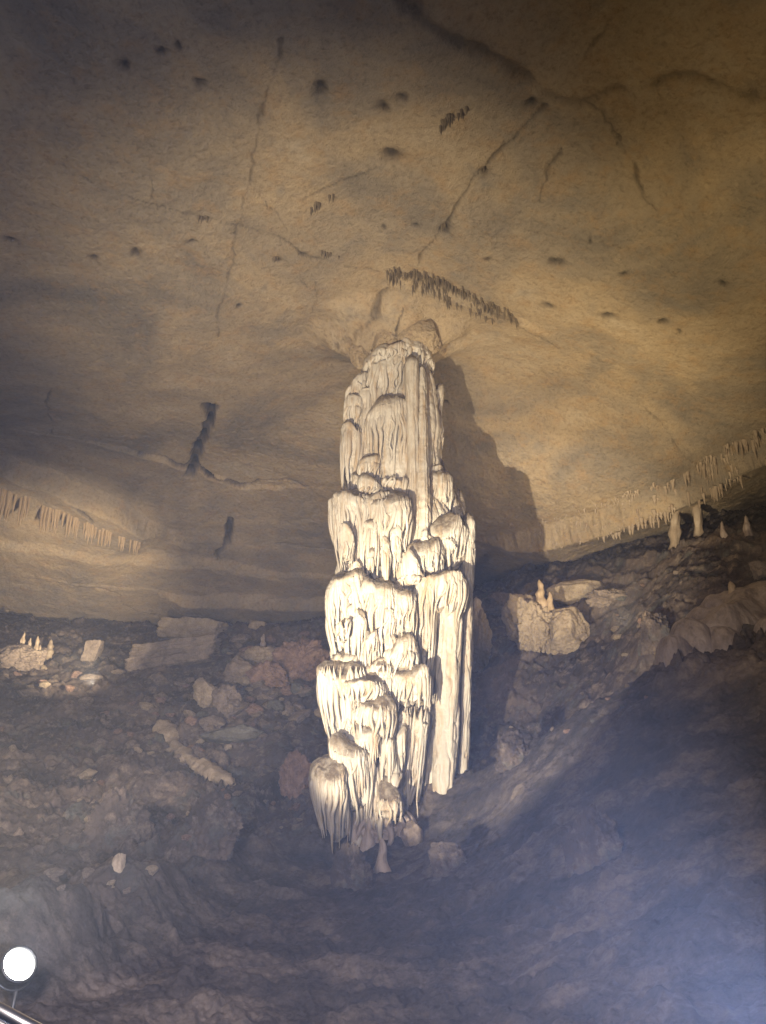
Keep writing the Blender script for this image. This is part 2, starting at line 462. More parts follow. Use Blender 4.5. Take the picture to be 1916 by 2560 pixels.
def ceil_z(x, y, detail=True, stain=False):
    x = np.asarray(x, float); y = np.asarray(y, float)
    z = ceil0(x, y)
    st = np.zeros(x.shape)
    if detail:
        z = z + 0.12 * fbm(x * 0.33, y * 0.33, 3.1, 3) + 0.045 * fbm(x * 1.3 + 5, y * 1.3, 1.7, 4)
    wx = x + 0.12 * vn(x * 2.1, y * 2.1, 9.5) + 0.06 * fbm(x * 7, y * 7, 2.5, 3, .6)
    wy = y + 0.12 * vn(x * 2.1, y * 2.1, 4.5) + 0.06 * fbm(x * 7, y * 7, 7.5, 3, .6)
    for P, A, L, e in LP:
        d, s, t = segdist(wx, wy, P)
        A_ = A * np.clip(np.minimum(t, 1 - t) * 7 + 0.15, 0, 1)
        sd = d * s
        z = z - A_ * sst(-e * 0.3, e * 1.2, sd) * np.exp(-np.maximum(sd, 0) / L)
    for P, wd, dp, sn in CR:
        xs = [p[0] for p in P]; ys = [p[1] for p in P]
        k = (wx > min(xs) - 0.7) & (wx < max(xs) + 0.7) & (wy > min(ys) - 0.7) & (wy < max(ys) + 0.7)
        if not k.any(): continue
        d, s, t = segdist(wx[k], wy[k], P)
        v = 0.65 + 0.7 * vn(wx[k] * 3.3, wy[k] * 3.3, 5.5)
        v = np.clip(v, 0.55 if sn > 0.9 else 0.1, 1.6)
        w_ = wd * v * 0.8
        g = np.exp(-(d / w_) ** (6 if sn > 0.9 else 2))
        z[k] = z[k] + dp * g * np.clip(v, 0.2, 1.3)
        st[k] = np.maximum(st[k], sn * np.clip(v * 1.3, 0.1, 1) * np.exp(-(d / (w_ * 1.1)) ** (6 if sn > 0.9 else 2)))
    for (cx, cy), r in SP:
        k = (np.abs(wx - cx) < 4 * r + .1) & (np.abs(wy - cy) < 4 * r + .1)
        if not k.any(): continue
        q = ((wx[k] - cx) ** 2 + (wy[k] - cy) ** 2) / r ** 2 * (1 + 0.6 * vn(x[k] * 9, y[k] * 9, 6.5))
        z[k] = z[k] + r * 0.9 * np.exp(-q)
        st[k] = np.maximum(st[k], 0.85 * np.exp(-q * 0.8))
    # boss that hangs down round the head of the column
    q = np.hypot((x - BOSS[0]) / 1.35, (y - BOSS[1] - 0.35) / 1.15)
    q = q + 0.16 * vn(x * 1.9, y * 1.9, 8.5)
    z = z - 0.78 * sst(1.5, 0.30, q) - 0.10 * ridge(x * 1.6, y * 1.6, 2.5, 3) * sst(1.7, 0.6, q)
    if detail:
        amp = 0.6 + 0.6 * sst(-0.3, 0.5, fbm(x * 0.2, y * 0.2, 12.5, 2)) + 0.5 * sst(0, 4, x)
        z = z + 0.034 * amp * fbm(x * 4.6 + y, y * 4.6 - .4 * x, 6.2, 5, .68) - 0.022 * amp * np.abs(fbm(x * 7, y * 7, 2.2, 3, .6))
        # bedding of the far left wall
        bed = sst(21, 25, y) * sst(2, -2, x)
        z = z + bed * 0.10 * ridge(x * 0.25, z * 3.0 + y * 0.5, 4.4, 3)
    return (z, st) if stain else z

CREST = poly(floor0, [(-300, 2560), (180, 2400), (400, 2250), (560, 2160), (700, 2150), (850, 2125), (1010, 2080), (1130, 1968), (1270, 1880), (1400, 1815), (1640, 1705), (1916, 1760), (2300, 1800)])
def clay(x, y):
    x = np.asarray(x, float); y = np.asarray(y, float)
    wx = x + 0.35 * fbm(x * 1.1, y * 1.1, 61.5, 4, .6); wy = y + 0.35 * fbm(x * 1.1, y * 1.1, 71.5, 4, .6)
    d, sg, t = segdist(wx, wy, CREST)
    return d * sg
def floor_z(x, y, detail=True):
    x = np.asarray(x, float); y = np.asarray(y, float)
    z = floor0(x, y)
    if detail:
        sd_ = clay(x, y)
        far = 0.30 + 0.70 * sst(-0.5, 0.5, sd_)
        z = z + (0.10 + 0.34 * sst(1.2, -1.2, x)) * np.exp(-(sd_ / 0.42) ** 2) * (0.6 + 0.6 * vn(x * 1.3, y * 1.3, 3.5))
        near = 1 - far
        right_near = sst(0.5, 3, x) * near
        a = 0.45 + 0.55 * far
        z = z + 0.30 * far * fbm(x * 0.55, y * 0.55, 20.5, 4)
        z = z + 0.34 * far * ridge(x * 0.7 + 0.2 * y, y * 0.7 - 0.3 * x, 4.5, 5, 0.55) * (0.6 + 0.6 * fbm(x * .3, y * .3, 7.5, 2))
        z = z + 0.15 * a * fbm(x * 2.1, y * 2.1, 14.5, 5, 0.66)
        kn = fbm(x * 4.3, y * 4.3, 51.5, 3, 0.6)
        z = z + (0.05 + 0.16 * far) * np.maximum(0, kn) + 0.045 * a * fbm(x * 9, y * 9, 1.5, 4, 0.7)
        z = z + 0.10 * near * fbm(x * 0.9, y * 0.9, 2.5, 4)
        # broken ledges, here and there
        k = sst(0.0, 0.35, fbm(x * 0.45, y * 0.45, 41.5, 3)) * far
        st = z * 1.3 + 1.1 * fbm(x * .7, y * .7, 30.5, 4)
        fr = st - np.floor(st)
        z = z + k * 0.30 * (sst(0.35, 0.65, fr) - fr)
        v = np.abs(vn(x * 1.7 + 0.3 * vn(x * 5, y * 5), y * 1.7, 77.5))
        z = z + far * 0.10 * sst(0.0, 0.25, v)
    return z

def axis(dense, lo, hi, nd_, nlo, nhi):
    return np.unique(np.concatenate([np.linspace(lo, dense[0], nlo), np.linspace(dense[0], dense[1], nd_), np.linspace(dense[1], hi, nhi)]))

# ceiling sheet: fan of points round the visitor's stand, finer where it is seen from there
AZ = axis((R(-39), R(39)), R(-150), R(150), 820, 60, 60)
el = np.linspace(R(63), R(27), 300)
Y1 = 9.0 / np.tan(el)
Yc = np.concatenate([np.array([0.6, 1.4, 2.2, 3.0, 3.8]), Y1, np.linspace(Y1[-1] + 0.03, 33, 520)])
A_, D_ = np.meshgrid(AZ, Yc)
cone = np.where(np.abs(A_) < R(60), 1 / np.cos(np.clip(A_, -R(60), R(60))), 2.0)
D2 = np.minimum(D_ * cone, D_ * 1.6)
X_, Y_ = np.sin(A_) * D2, np.cos(A_) * D2
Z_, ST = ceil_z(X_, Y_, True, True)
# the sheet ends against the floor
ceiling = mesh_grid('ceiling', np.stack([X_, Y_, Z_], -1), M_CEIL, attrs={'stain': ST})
tag(ceiling, 'vast tan limestone cave ceiling with dark cracks', None, None, 'structure')

Yf = np.concatenate([np.geomspace(1.2, 4.2, 30), np.geomspace(4.25, 33, 900)])
AZf = axis((R(-36), R(36)), R(-150), R(150), 900, 60, 60)
A_, D_ = np.meshgrid(AZf, Yf)
cone = np.where(np.abs(A_) < R(60), 1 / np.cos(np.clip(A_, -R(60), R(60))), 2.0)
D2 = np.minimum(D_ * cone, D_ * 1.6)
X_, Y_ = np.sin(A_) * D2, np.cos(A_) * D2
Z_ = floor_z(X_, Y_)
ground = mesh_grid('ground', np.stack([X_, Y_, Z_], -1), M_GROUND, flip=True, attrs={'clay': sst(0.35, -0.55, clay(X_, Y_))})
tag(ground, 'rough brown clay and rubble slope of the cave floor', None, None, 'structure')

# ------------------------------------------------------------------ flowstone lobes
PW = 1.0
def lobe(parent, name, xl, xr, yt, yb, Yc, dpt=None, xlb=None, xrb=None, dome=0.22, nrib=None, ribw=13, rd=1.0, drip=0.5, tilt=0.0, rough=1.0, seed=0, stain=1.0, bulge=0.05, mat=None, kx=1.0, back=0.9, warp=1.0, sq=0.74, strands=1.0, rcs=0.20, slen=0.42):
    """one flowstone tier: rounded top, ribbed skirt that ends in drips of unequal length.
    xl..xr = width at its shoulder, yt / yb top and bottom (photograph pixels), Yc = distance of its axis"""
    rs = np.random.default_rng(seed * 7919 + int(xl) * 13 + int(yt))
    xlb = xl if xlb is None else xlb
    xrb = xr if xrb is None else xrb
    ymid = yt + dome * (yb - yt)
    T = at((xl + xr) / 2, yt, Yc); B = at((xlb + xrb) / 2, yb, Yc); Mm = at((xl + xr) / 2, ymid, Yc)
    a0 = (at(xr, ymid, Yc)[0] - at(xl, ymid, Yc)[0]) / 2
    a1 = (at(xrb, yb, Yc)[0] - at(xlb, yb, Yc)[0]) / 2
    b0 = dpt if dpt is not None else a0 * 0.85
    H = T[2] - B[2]
    hd = dome * H
    wpx, hpx = xr - xl, yb - yt
    nt_ = int(np.clip(wpx * 2.6, 90, 620)); nv = int(np.clip(hpx * 0.85, 60, 620))
    nd_ = max(10, int(nv * max(dome, 0.12) * 1.3))
    th = np.linspace(0, 2 * np.pi, nt_, endpoint=False)
    v = np.concatenate([np.linspace(0, 1, nd_, endpoint=False), 1 + np.linspace(0, 1, nv), [2.02, 2.03]])
    TH, V = np.meshgrid(th, v)
    top = V < 1
    s = np.clip(V - 1, 0, 1)
    phi = np.clip(V, 0, 1) * np.pi / 2
    rr = np.where(top, np.sin(phi) ** 0.8, 1.0)
    ez = 1 - (drip > 0) * 0.16 * (1 + vn(np.cos(TH) * 3.1 * a0 / 0.4, np.sin(TH) * 3.1 * b0 / 0.4, seed + 0.5))
    zz = np.where(top, T[2] - hd * (1 - np.cos(phi)), T[2] - hd - (H - hd) * s * ez)
    wsc = 1 - (drip > 0) * 0.30 * sst(0.88, 1.0, s) + (a1 / a0 - 1) * s + bulge * np.sin(np.clip(s, 0, 1) * np.pi) * 1.0
    cx = Mm[0] + (B[0] - Mm[0]) * s
    per = np.pi * (a0 + b0) * 1.0
    mpp = a0 * 2 / wpx
    if nrib is None: nrib = max(6, int(per / (ribw * mpp)))
    rh = per / nrib / 2
    zc = zz + 0.0
    # strands
    Fq = TH / (2 * np.pi) * nrib
    ct, sn_ = np.cos(TH), np.sin(TH)
    wd = warp * (0.9 * vn(ct * 2.2 + seed, sn_ * 2.2, zc * 1.3) + 0.35 * vn(ct * 5 + seed, sn_ * 5, zc * 4.0))
    Fw = Fq + wd
    i = np.floor(Fw).astype(int) % nrib
    t = Fw - np.floor(Fw) - 0.5
    Ls = (1 - drip) + drip * rs.random(nrib) ** 0.8
    Ls = np.where(rs.random(nrib) < 0.25, 1.02, Ls)
    St = rs.random(nrib) * 0.12
    Wm = 0.34 + 0.16 * rs.random(nrib)
    Pm = 0.6 + 0.6 * rs.random(nrib)
    L_ = Ls[i]
    wdt = 0.5 - (0.5 - Wm[i]) * sst(0.05, 0.4, s)
    wdt = wdt * (0.25 + 0.75 * np.clip((L_ - s) / 0.22, 0, 1) ** 0.7)
    alive = sst(0, 0.035, L_ - s) if drip > 0 else 1.0
    h = np.sqrt(np.clip(1 - (t / wdt) ** 2, 0, 1)) * alive * Pm[i]
    onset = sst(0.42, 1.05, V - St[i])
    # finer threads
    n2 = nrib * 3
    F2 = TH / (2 * np.pi) * n2 + 2.2 * wd + 0.6 * vn(ct * 9, sn_ * 9, zc * 3 + seed)
    t2 = np.abs(F2 - np.floor(F2) - 0.5) * 2
    h2 = np.sqrt(np.clip(1 - t2 ** 2, 0, 1))
    dep = rh * rd * (0.7 + 0.9 * sst(0.1, 0.9, s) * (drip > 0))
    disp = -dep * onset * (1 - h) + 0.22 * rh * rd * onset * (h2 - 0.5)
    # lumps
    px_, py_ = ct * a0, sn_ * b0
    disp = disp + rough * (0.17 * a0 * vn(px_ * 1.9 / a0 ** .5 + seed, py_ * 1.9, zc * 1.3) + 0.035 * fbm(px_ * 5 + seed, py_ * 5, zc * 3.2, 3) + 0.012 * fbm(px_ * 16, py_ * 16, zc * 12, 2))
    # cuff near the drip ends and closed underside
    rec = 1 - rcs * sst(0.12, 0.75, s) * (strands > 0)
    ax_ = a0 * rr * wsc * kx * rec
    bx_ = b0 * rr * wsc * rec
    disp = disp * np.clip(rr * 1.6, 0, 1)
    ce = np.sign(ct) * np.abs(ct) ** sq; se = np.sign(sn_) * np.abs(sn_) ** sq
    X = cx + (ax_ + disp) * ce
    Y = Yc - 0 * TH - (bx_ + disp) * se
    Y = np.where(Y > Yc + back * b0, Yc + back * b0, Y)
    Z = zz + tilt * (X - cx) * np.clip(1 - 0.9 * s, 0, 1) + rough * (0.27 * sst(1.7, 0.9, V) * vn(X * 2.6, Y * 2.6, seed + .5) + np.where(top, 0.06 * fbm(X * 6, Y * 6, seed + .5, 3), 0))
    u = V > 2.01
    X = np.where(u, cx + (X - cx) * 0.55, X); Y = np.where(u, Yc + (Y - Yc) * 0.55, Y)
    Z = np.where(V > 2.025, Z + 0.0, Z)
    st = stain * sst(1.10, 0.72, V + 0.12 * vn(px_ * 4, py_ * 4, seed + .5)) * (V < 1.2)  # tops coloured darker: brown dirt plus the shade of light from below
    P = np.stack([X, Y, Z], -1)
    n_, m_, _ = P.shape
    idx = np.arange(n_ * m_).reshape(n_, m_)
    idx = np.concatenate([idx, idx[:, :1]], 1)
    Q = [np.stack([idx[:-1, :-1], idx[1:, :-1], idx[1:, 1:], idx[:-1, 1:]], -1).reshape(-1, 4)]
    VV = [P.reshape(-1, 3)]; SS = [st.reshape(-1)]; off = n_ * m_
    if strands > 0:
        K = max(5, int(per * 0.62 / (ribw * 1.15 * mpp) * strands))
        base_t = np.linspace(np.pi * -0.12, np.pi * 1.12, K) + (rs.random(K) - 0.5) * 1.1 * np.pi / K
        for k in range(K):
            L = slen + (1.06 - slen) * rs.random() ** 0.9
            if rs.random() < 0.22: L = 1.06 + 0.22 * rs.random()
            n = max(14, int(hpx * L * 0.30))
            q = np.linspace(0, 1, n)
            sv = -0.06 + (L + 0.06) * q
            tgt = base_t[min(K - 1, k + 1)] if rs.random() < 0.42 else base_t[k]
            jm = sst(0.15, 0.55 + 0.4 * rs.random(), q)
            tp = base_t[k] + (tgt - base_t[k]) * jm * 0.9
            tp = tp + 0.8 * (np.pi / K) * vn(q * 3.5 * max(0.5, H), k * 3.7 + seed, 0.5)
            ws = 1 + (a1 / a0 - 1) * np.clip(sv, 0, 1) + bulge * np.sin(np.clip(sv, 0, 1) * np.pi)
            rmx = ribw * mpp * (0.30 + 0.34 * rs.random() ** 1.5)
            rad = rmx * sst(-0.02, 0.16, q) * np.clip((1 - q) / 0.55, 0, 1) ** 0.6 * (1 + 0.16 * vn(q * 6 * max(.5, H), k * 1.7, 2.5))
            rad = np.maximum(rad, 0.004)
            ctp, stp = np.cos(tp), np.sin(tp)
            ce2 = np.sign(ctp) * np.abs(ctp) ** sq; se2 = np.sign(stp) * np.abs(stp) ** sq
            inset = rad * 0.45 + (1 - sst(0.0, 0.25, q)) * rmx * 0.9
            rcc = 1 - rcs * 0.45 * sst(0.3, 1.0, sv)
            lump = rough * 0.17 * a0 * vn(ctp * a0 * 1.9 / a0 ** .5 + seed, stp * b0 * 1.9, (T[2] - hd - (H - hd) * sv) * 1.3)
            ca = Mm[0] + (B[0] - Mm[0]) * np.clip(sv, 0, 1)
            cxs = ca + (a0 * kx * ws * rcc + lump - inset) * ce2
            cys = Yc - (b0 * ws * rcc + lump - inset) * se2
            czs = T[2] - hd - (H - hd) * sv
            czs = czs + tilt * (cxs - ca) * np.clip(1 - 0.9 * np.clip(sv, 0, 1), 0, 1)
            ns = 8
            an = np.linspace(0, 2 * np.pi, ns, endpoint=False)
            RX = cxs[:, None] + rad[:, None] * np.cos(an)
            RY = cys[:, None] + rad[:, None] * np.sin(an)
            RZ = czs[:, None] + 0 * an
            VV.append(np.stack([RX, RY, RZ], -1).reshape(-1, 3)); SS.append(np.zeros(n * ns))
            ii = off + np.arange(n * ns).reshape(n, ns)
            ii = np.concatenate([ii, ii[:, :1]], 1)
            Q.append(np.stack([ii[:-1, :-1], ii[1:, :-1], ii[1:, 1:], ii[:-1, 1:]], -1).reshape(-1, 4))
            off += n * ns
    return raw_mesh(name, np.concatenate(VV), np.concatenate(Q), mat or M_FLOW, parent, {'stain': np.concatenate(SS)})

base = hit(floor0, 985, 2060, 11)
col = empty('cave_column', (0, 0, 0), 'tall pale flowstone column of stacked dripping tiers, floodlit, reaching the cave ceiling', 'cave column')

def tier(*a, **k): return lobe(col, 'flowstone_tier', *a, **k)
def pillar(*a, **k):
    k.setdefault('dome', 0.05); k.setdefault('drip', 0.0); k.setdefault('warp', 0.5); k.setdefault('strands', 0)
    return lobe(col, 'fluted_pillar', *a, **k)

# core and the long fluted shafts
pillar(905, 1070, 900, 1500, 14.3, dpt=0.85, xlb=850, xrb=1150, ribw=16, seed=1)
pillar(860, 1150, 1330, 2080, 14.2, dpt=1.05, xlb=830, xrb=1120, ribw=18, seed=2)
pillar(1011, 1050, 900, 1420, 13.25, dpt=0.30, xlb=1022, xrb=1052, ribw=30, rd=0.35, seed=3, dome=0.06, rough=0.5, sq=0.9, bulge=0.0)
pillar(1042, 1066, 930, 1400, 13.45, dpt=0.30, xlb=1030, xrb=1080, ribw=10, rd=0.7, seed=4, dome=0.03)
pillar(1045, 1110, 1180, 1400, 13.8, dpt=0.4, ribw=11, rd=0.8, seed=5)
pillar(1092, 1160, 1446, 2010, 13.15, dpt=0.42, xlb=1068, xrb=1137, ribw=34, rd=0.32, seed=6, dome=0.03, rough=0.6, sq=0.66, bulge=0.0, warp=0.8)
pillar(1158, 1188, 1288, 1985, 13.55, dpt=0.42, xlb=1139, xrb=1170, ribw=22, rd=0.5, seed=7, dome=0.05, rough=0.8, bulge=0.0, sq=0.8, warp=0.9)
pillar(1072, 1098, 1452, 1995, 13.2, dpt=0.36, xlb=1052, xrb=1074, ribw=26, rd=0.5, seed=8, rough=0.5, bulge=0.0)
pillar(1052, 1074, 1460, 2005, 13.15, dpt=0.34, xlb=1036, xrb=1054, ribw=20, rd=0.6, seed=9, rough=0.5, bulge=0.0)
pillar(1034, 1056, 1465, 2010, 13.1, dpt=0.34, xlb=1020, xrb=1038, ribw=20, rd=0.6, seed=91, rough=0.5, bulge=0.0)
# head
tier(908, 1010, 884, 958, 13.9, dpt=0.60, dome=0.4, ribw=13, rd=0.5, drip=0.6, seed=10, stain=0.2, tilt=0.45, rough=1.1, slen=0.5)
tier(985, 1076, 876, 940, 13.85, dpt=0.60, dome=0.4, ribw=12, rd=0.5, drip=0.7, seed=110, stain=0.2, tilt=-0.2, rough=1.2, slen=0.4)
tier(940, 1035, 880, 925, 13.7, dpt=0.55, dome=0.4, ribw=12, rd=0.5, drip=0.6, seed=111, stain=0.2, rough=1.2, slen=0.4)
tier(922, 1016, 915, 1060, 13.75, dpt=0.50, dome=0.06, ribw=12, rd=0.5, drip=0.25, seed=11, stain=0.3, tilt=0.2)
tier(872, 930, 955, 1030, 13.85, dpt=0.40, ribw=12, drip=0.3, seed=12, tilt=0.3)
tier(864, 918, 1020, 1082, 13.8, dpt=0.42, ribw=11, drip=0.3, seed=13, stain=0.6)
tier(900, 935, 975, 1100, 13.7, dpt=0.30, ribw=12, dome=0.1, drip=0.2, seed=14)
tier(852, 918, 1078, 1235, 13.7, dpt=0.45, dome=0.12, ribw=11, drip=0.3, seed=15)
tier(915, 1032, 1020, 1215, 13.55, dpt=0.55, dome=0.2, ribw=10, rd=1.2, drip=0.4, seed=16, tilt=0.35, xlb=925, xrb=1028)
tier(895, 955, 1150, 1215, 13.35, dpt=0.35, dome=0.3, ribw=10, drip=0.5, seed=17)
tier(878, 925, 1185, 1245, 13.4, dpt=0.35, dome=0.4, ribw=10, drip=0.4, seed=18)
tier(895, 962, 1205, 1268, 13.2, dpt=0.40, dome=0.45, ribw=9, drip=0.5, seed=19)
tier(935, 1032, 1195, 1255, 13.35, dpt=0.40, dome=0.25, ribw=9, drip=0.4, seed=20, tilt=0.1)
# ragged right edge
tier(1058, 1098, 985, 1260, 14.0, dpt=0.22, dome=0.08, xlb=1060, xrb=1112, ribw=8, rd=1.6, drip=0.5, seed=21, rough=2.6)
tier(1070, 1103, 988, 1045, 13.95, dpt=0.15, dome=0.3, ribw=7, rd=1.6, drip=0.7, seed=211, rough=2.2, tilt=1.5)
tier(1074, 1110, 1052, 1128, 13.95, dpt=0.16, dome=0.3, ribw=7, rd=1.6, drip=0.7, seed=212, rough=2.2, tilt=-1.0)
tier(1070, 1104, 1132, 1205, 13.95, dpt=0.16, dome=0.3, ribw=7, rd=1.6, drip=0.7, seed=213, rough=2.4, tilt=0.8)
tier(1112, 1142, 1212, 1275, 13.9, dpt=0.16, dome=0.3, ribw=7, rd=1.6, drip=0.7, seed=214, rough=2.4, tilt=-1.2)
tier(1132, 1162, 1248, 1308, 13.9, dpt=0.16, dome=0.3, ribw=7, rd=1.6, drip=0.7, seed=215, rough=2.4, tilt=-1.2)
tier(1062, 1128, 1195, 1310, 13.7, dpt=0.35, dome=0.2, ribw=9, rd=1.1, drip=0.6, seed=22, rough=1.3)
tier(1100, 1165, 1225, 1320, 14.0, dpt=0.30, dome=0.5, ribw=8, rd=1.8, drip=0.7, seed=23, rough=2.8, tilt=-1.0)
# second great tier
tier(826, 1030, 1256, 1455, 13.3, dpt=0.60, dome=0.10, xlb=848, xrb=1028, ribw=11, rd=1.3, drip=0.4, seed=124)
tier(828, 940, 1243, 1452, 13.15, dpt=0.62, dome=0.14, xlb=850, xrb=945, ribw=10, rd=1.2, drip=0.45, seed=24)
tier(915, 1028, 1250, 1450, 13.1, dpt=0.62, dome=0.16, xlb=915, xrb=1025, ribw=11, rd=1.3, drip=0.35, seed=25)
tier(905, 950, 1310, 1445, 12.75, dpt=0.25, dome=0.15, ribw=10, rd=1.0, drip=0.4, seed=26)
tier(920, 935, 1380, 1430, 12.6, dpt=0.12, dome=0.3, ribw=12, rd=0.6, drip=0.3, seed=27)
# right shoulder
tier(1062, 1166, 1300, 1430, 13.35, dpt=0.55, dome=0.35, ribw=10, rd=1.1, drip=0.5, seed=28, tilt=0.45, xlb=1060, xrb=1160)
tier(1000, 1110, 1368, 1455, 13.05, dpt=0.55, dome=0.4, ribw=10, rd=1.0, drip=0.5, seed=29, tilt=0.3)
tier(990, 1060, 1420, 1480, 12.9, dpt=0.55, dome=0.6, ribw=11, rd=0.5, drip=0.4, seed=30, rough=1.6, stain=0.5)
# third great tier
tier(820, 1040, 1462, 1668, 13.15, dpt=0.72, dome=0.14, xlb=840, xrb=1035, ribw=11, rd=1.3, drip=0.4, seed=131)
tier(819, 930, 1450, 1662, 13.0, dpt=0.80, dome=0.17, xlb=838, xrb=930, ribw=11, rd=1.3, drip=0.35, seed=31)
tier(900, 1010, 1468, 1650, 12.85, dpt=0.75, dome=0.2, xlb=900, xrb=1000, ribw=11, rd=1.2, drip=0.5, seed=32)
tier(852, 915, 1500, 1670, 12.6, dpt=0.4, dome=0.12, xlb=862, xrb=905, ribw=11, rd=1.1, drip=0.4, seed=33)
tier(978, 1040, 1480, 1618, 12.55, dpt=0.40, dome=0.15, ribw=10, rd=1.1, drip=0.35, seed=34)
tier(1034, 1162, 1438, 1560, 12.95, dpt=0.58, dome=0.22, xlb=1030, xrb=1160, ribw=10, rd=1.2, drip=0.6, seed=35, tilt=0.12, slen=0.3)
tier(1030, 1090, 1470, 1672, 12.95, dpt=0.45, dome=0.08, ribw=9, rd=1.2, drip=0.4, seed=135, stain=0.2)
tier(902, 955, 1582, 1692, 12.5, dpt=0.30, dome=0.2, ribw=9, drip=0.4, seed=36)
tier(952, 1048, 1610, 1692, 12.5, dpt=0.45, dome=0.3, ribw=10, drip=0.4, seed=37)
tier(941, 981, 1650, 1695, 12.3, dpt=0.28, dome=0.4, ribw=9, drip=0.4, seed=38)
tier(830, 905, 1625, 1700, 12.9, dpt=0.6, dome=0.3, ribw=14, rd=0.5, drip=0.2, seed=39)
# fourth great tier
tier(804, 1000, 1672, 1880, 12.95, dpt=0.78, dome=0.14, xlb=828, xrb=1000, ribw=11, rd=1.4, drip=0.4, seed=140)
tier(828, 1040, 1790, 2075, 12.75, dpt=0.60, dome=0.12, xlb=850, xrb=1020, ribw=13, rd=1.3, drip=0.4, seed=141)
tier(800, 925, 1660, 1870, 12.7, dpt=0.85, dome=0.16, xlb=826, xrb=930, ribw=11, rd=1.4, drip=0.3, seed=40)
tier(860, 962, 1690, 1775, 12.3, dpt=0.60, dome=0.32, ribw=10, rd=1.1, drip=0.5, seed=41)
tier(940, 990, 1685, 1760, 12.5, dpt=0.40, dome=0.2, ribw=9, drip=0.5, seed=42)
tier(984, 1078, 1665, 1775, 12.45, dpt=0.50, dome=0.3, ribw=10, rd=1.1, drip=0.4, seed=43, tilt=0.2)
tier(877, 990, 1748, 1860, 12.1, dpt=0.50, dome=0.25, ribw=10, rd=1.0, drip=0.5, seed=44)
tier(982, 1030, 1768, 2010, 12.5, dpt=0.35, dome=0.08, xlb=990, xrb=1020, ribw=14, rd=1.2, drip=0.25, seed=45)
tier(1022, 1074, 1765, 2000, 12.6, dpt=0.35, dome=0.08, xlb=1015, xrb=1050, ribw=12, rd=1.2, drip=0.25, seed=46)
tier(893, 955, 1813, 1925, 11.95, dpt=0.40, dome=0.22, ribw=10, rd=1.2, drip=0.6, seed=47)
tier(950, 990, 1833, 1965, 12.1, dpt=0.35, dome=0.15, ribw=11, rd=1.1, drip=0.5, seed=48)
# fifth, sixth tiers
tier(822, 935, 1850, 2040, 11.95, dpt=0.60, dome=0.2, xlb=850, xrb=935, ribw=13, rd=1.5, drip=0.65, seed=49)
tier(895, 965, 1930, 2100, 12.2, dpt=0.40, dome=0.1, ribw=14, rd=1.1, drip=0.3, seed=50)
tier(776, 872, 1896, 2115, 11.75, dpt=0.62, dome=0.26, xlb=800, xrb=870, ribw=11, rd=1.5, drip=0.5, seed=51)
tier(965, 1002, 1885, 1985, 12.1, dpt=0.25, dome=0.4, xlb=955, xrb=1006, ribw=20, rd=0.6, drip=0.2, seed=52)
tier(943, 1002, 1962, 2056, 11.9, dpt=0.40, dome=0.4, ribw=12, rd=1.1, drip=0.4, seed=53)

lobe(col, 'foot', 848, 1025, 1975, 2125, 12.75, dpt=0.62, xlb=820, xrb=1055, dome=0.3, ribw=16, rd=0.8, drip=0.0, seed=77, rough=1.4, mat=M_MOUND, stain=0.6, bulge=0.1, slen=0.7)
_r = np.random.default_rng(5)
for (x0, x1, y0, y1, Yc_, n_) in [(835, 1015, 1290, 1390, 12.62, 4), (828, 1020, 1500, 1600, 12.25, 5), (870, 960, 1720, 1800, 12.05, 2),
                                  (880, 1000, 1790, 1900, 12.1, 3), (1045, 1150, 1320, 1390, 12.95, 3)]:
    for k_ in range(n_):
        xc = x0 + (x1 - x0) * (k_ + _r.random()) / n_; wd_ = _r.uniform(22, 46); yt_ = _r.uniform(y0, y1)
        tier(xc - wd_ / 2, xc + wd_ / 2, yt_, yt_ + _r.uniform(45, 125), Yc_ + _r.uniform(-.05, .08), dpt=_r.uniform(.16, .24), dome=_r.uniform(.12, .3), ribw=_r.uniform(7, 10), rd=1.3, drip=0.7,
             xlb=xc - wd_ * .38 + _r.uniform(-6, 6), xrb=xc + wd_ * .38, tilt=_r.uniform(-.6, .6), rough=2.0, seed=300 + int(xc), stain=_r.uniform(.2, .7), slen=0.4)
# ------------------------------------------------------------------ rocks
def hitf(px, py, lo=5, hi=32):
    return hit(floor_z, px, py, lo, hi)
def sphere_dirs(n):
    """closed rounded-cube sphere: unit directions and quads"""
    V = {}; L = []; Q = []
    def vid(p):
        k = tuple(int(round(c * n)) for c in p)
        if k not in V:
            V[k] = len(L); L.append(p)
        return V[k]
    for ax in range(3):
        for sg in (-1, 1):
            for i in range(n):
                for j in range(n):
                    q = []
                    for di, dj in ((0, 0), (1, 0), (1, 1), (0, 1)):
                        p = [0, 0, 0]
                        p[ax] = sg
                        p[(ax + 1) % 3] = -1 + 2 * (i + di) / n
                        p[(ax + 2) % 3] = -1 + 2 * (j + dj) / n
                        q.append(vid(p))
                    Q.append(q if sg > 0 else q[::-1])
    D = np.array(L, float)
    D = np.tan(D * np.pi / 4)
    return D / np.linalg.norm(D, axis=1)[:, None], np.array(Q)
SPH = {n: sphere_dirs(n) for n in (10, 22, 44)}

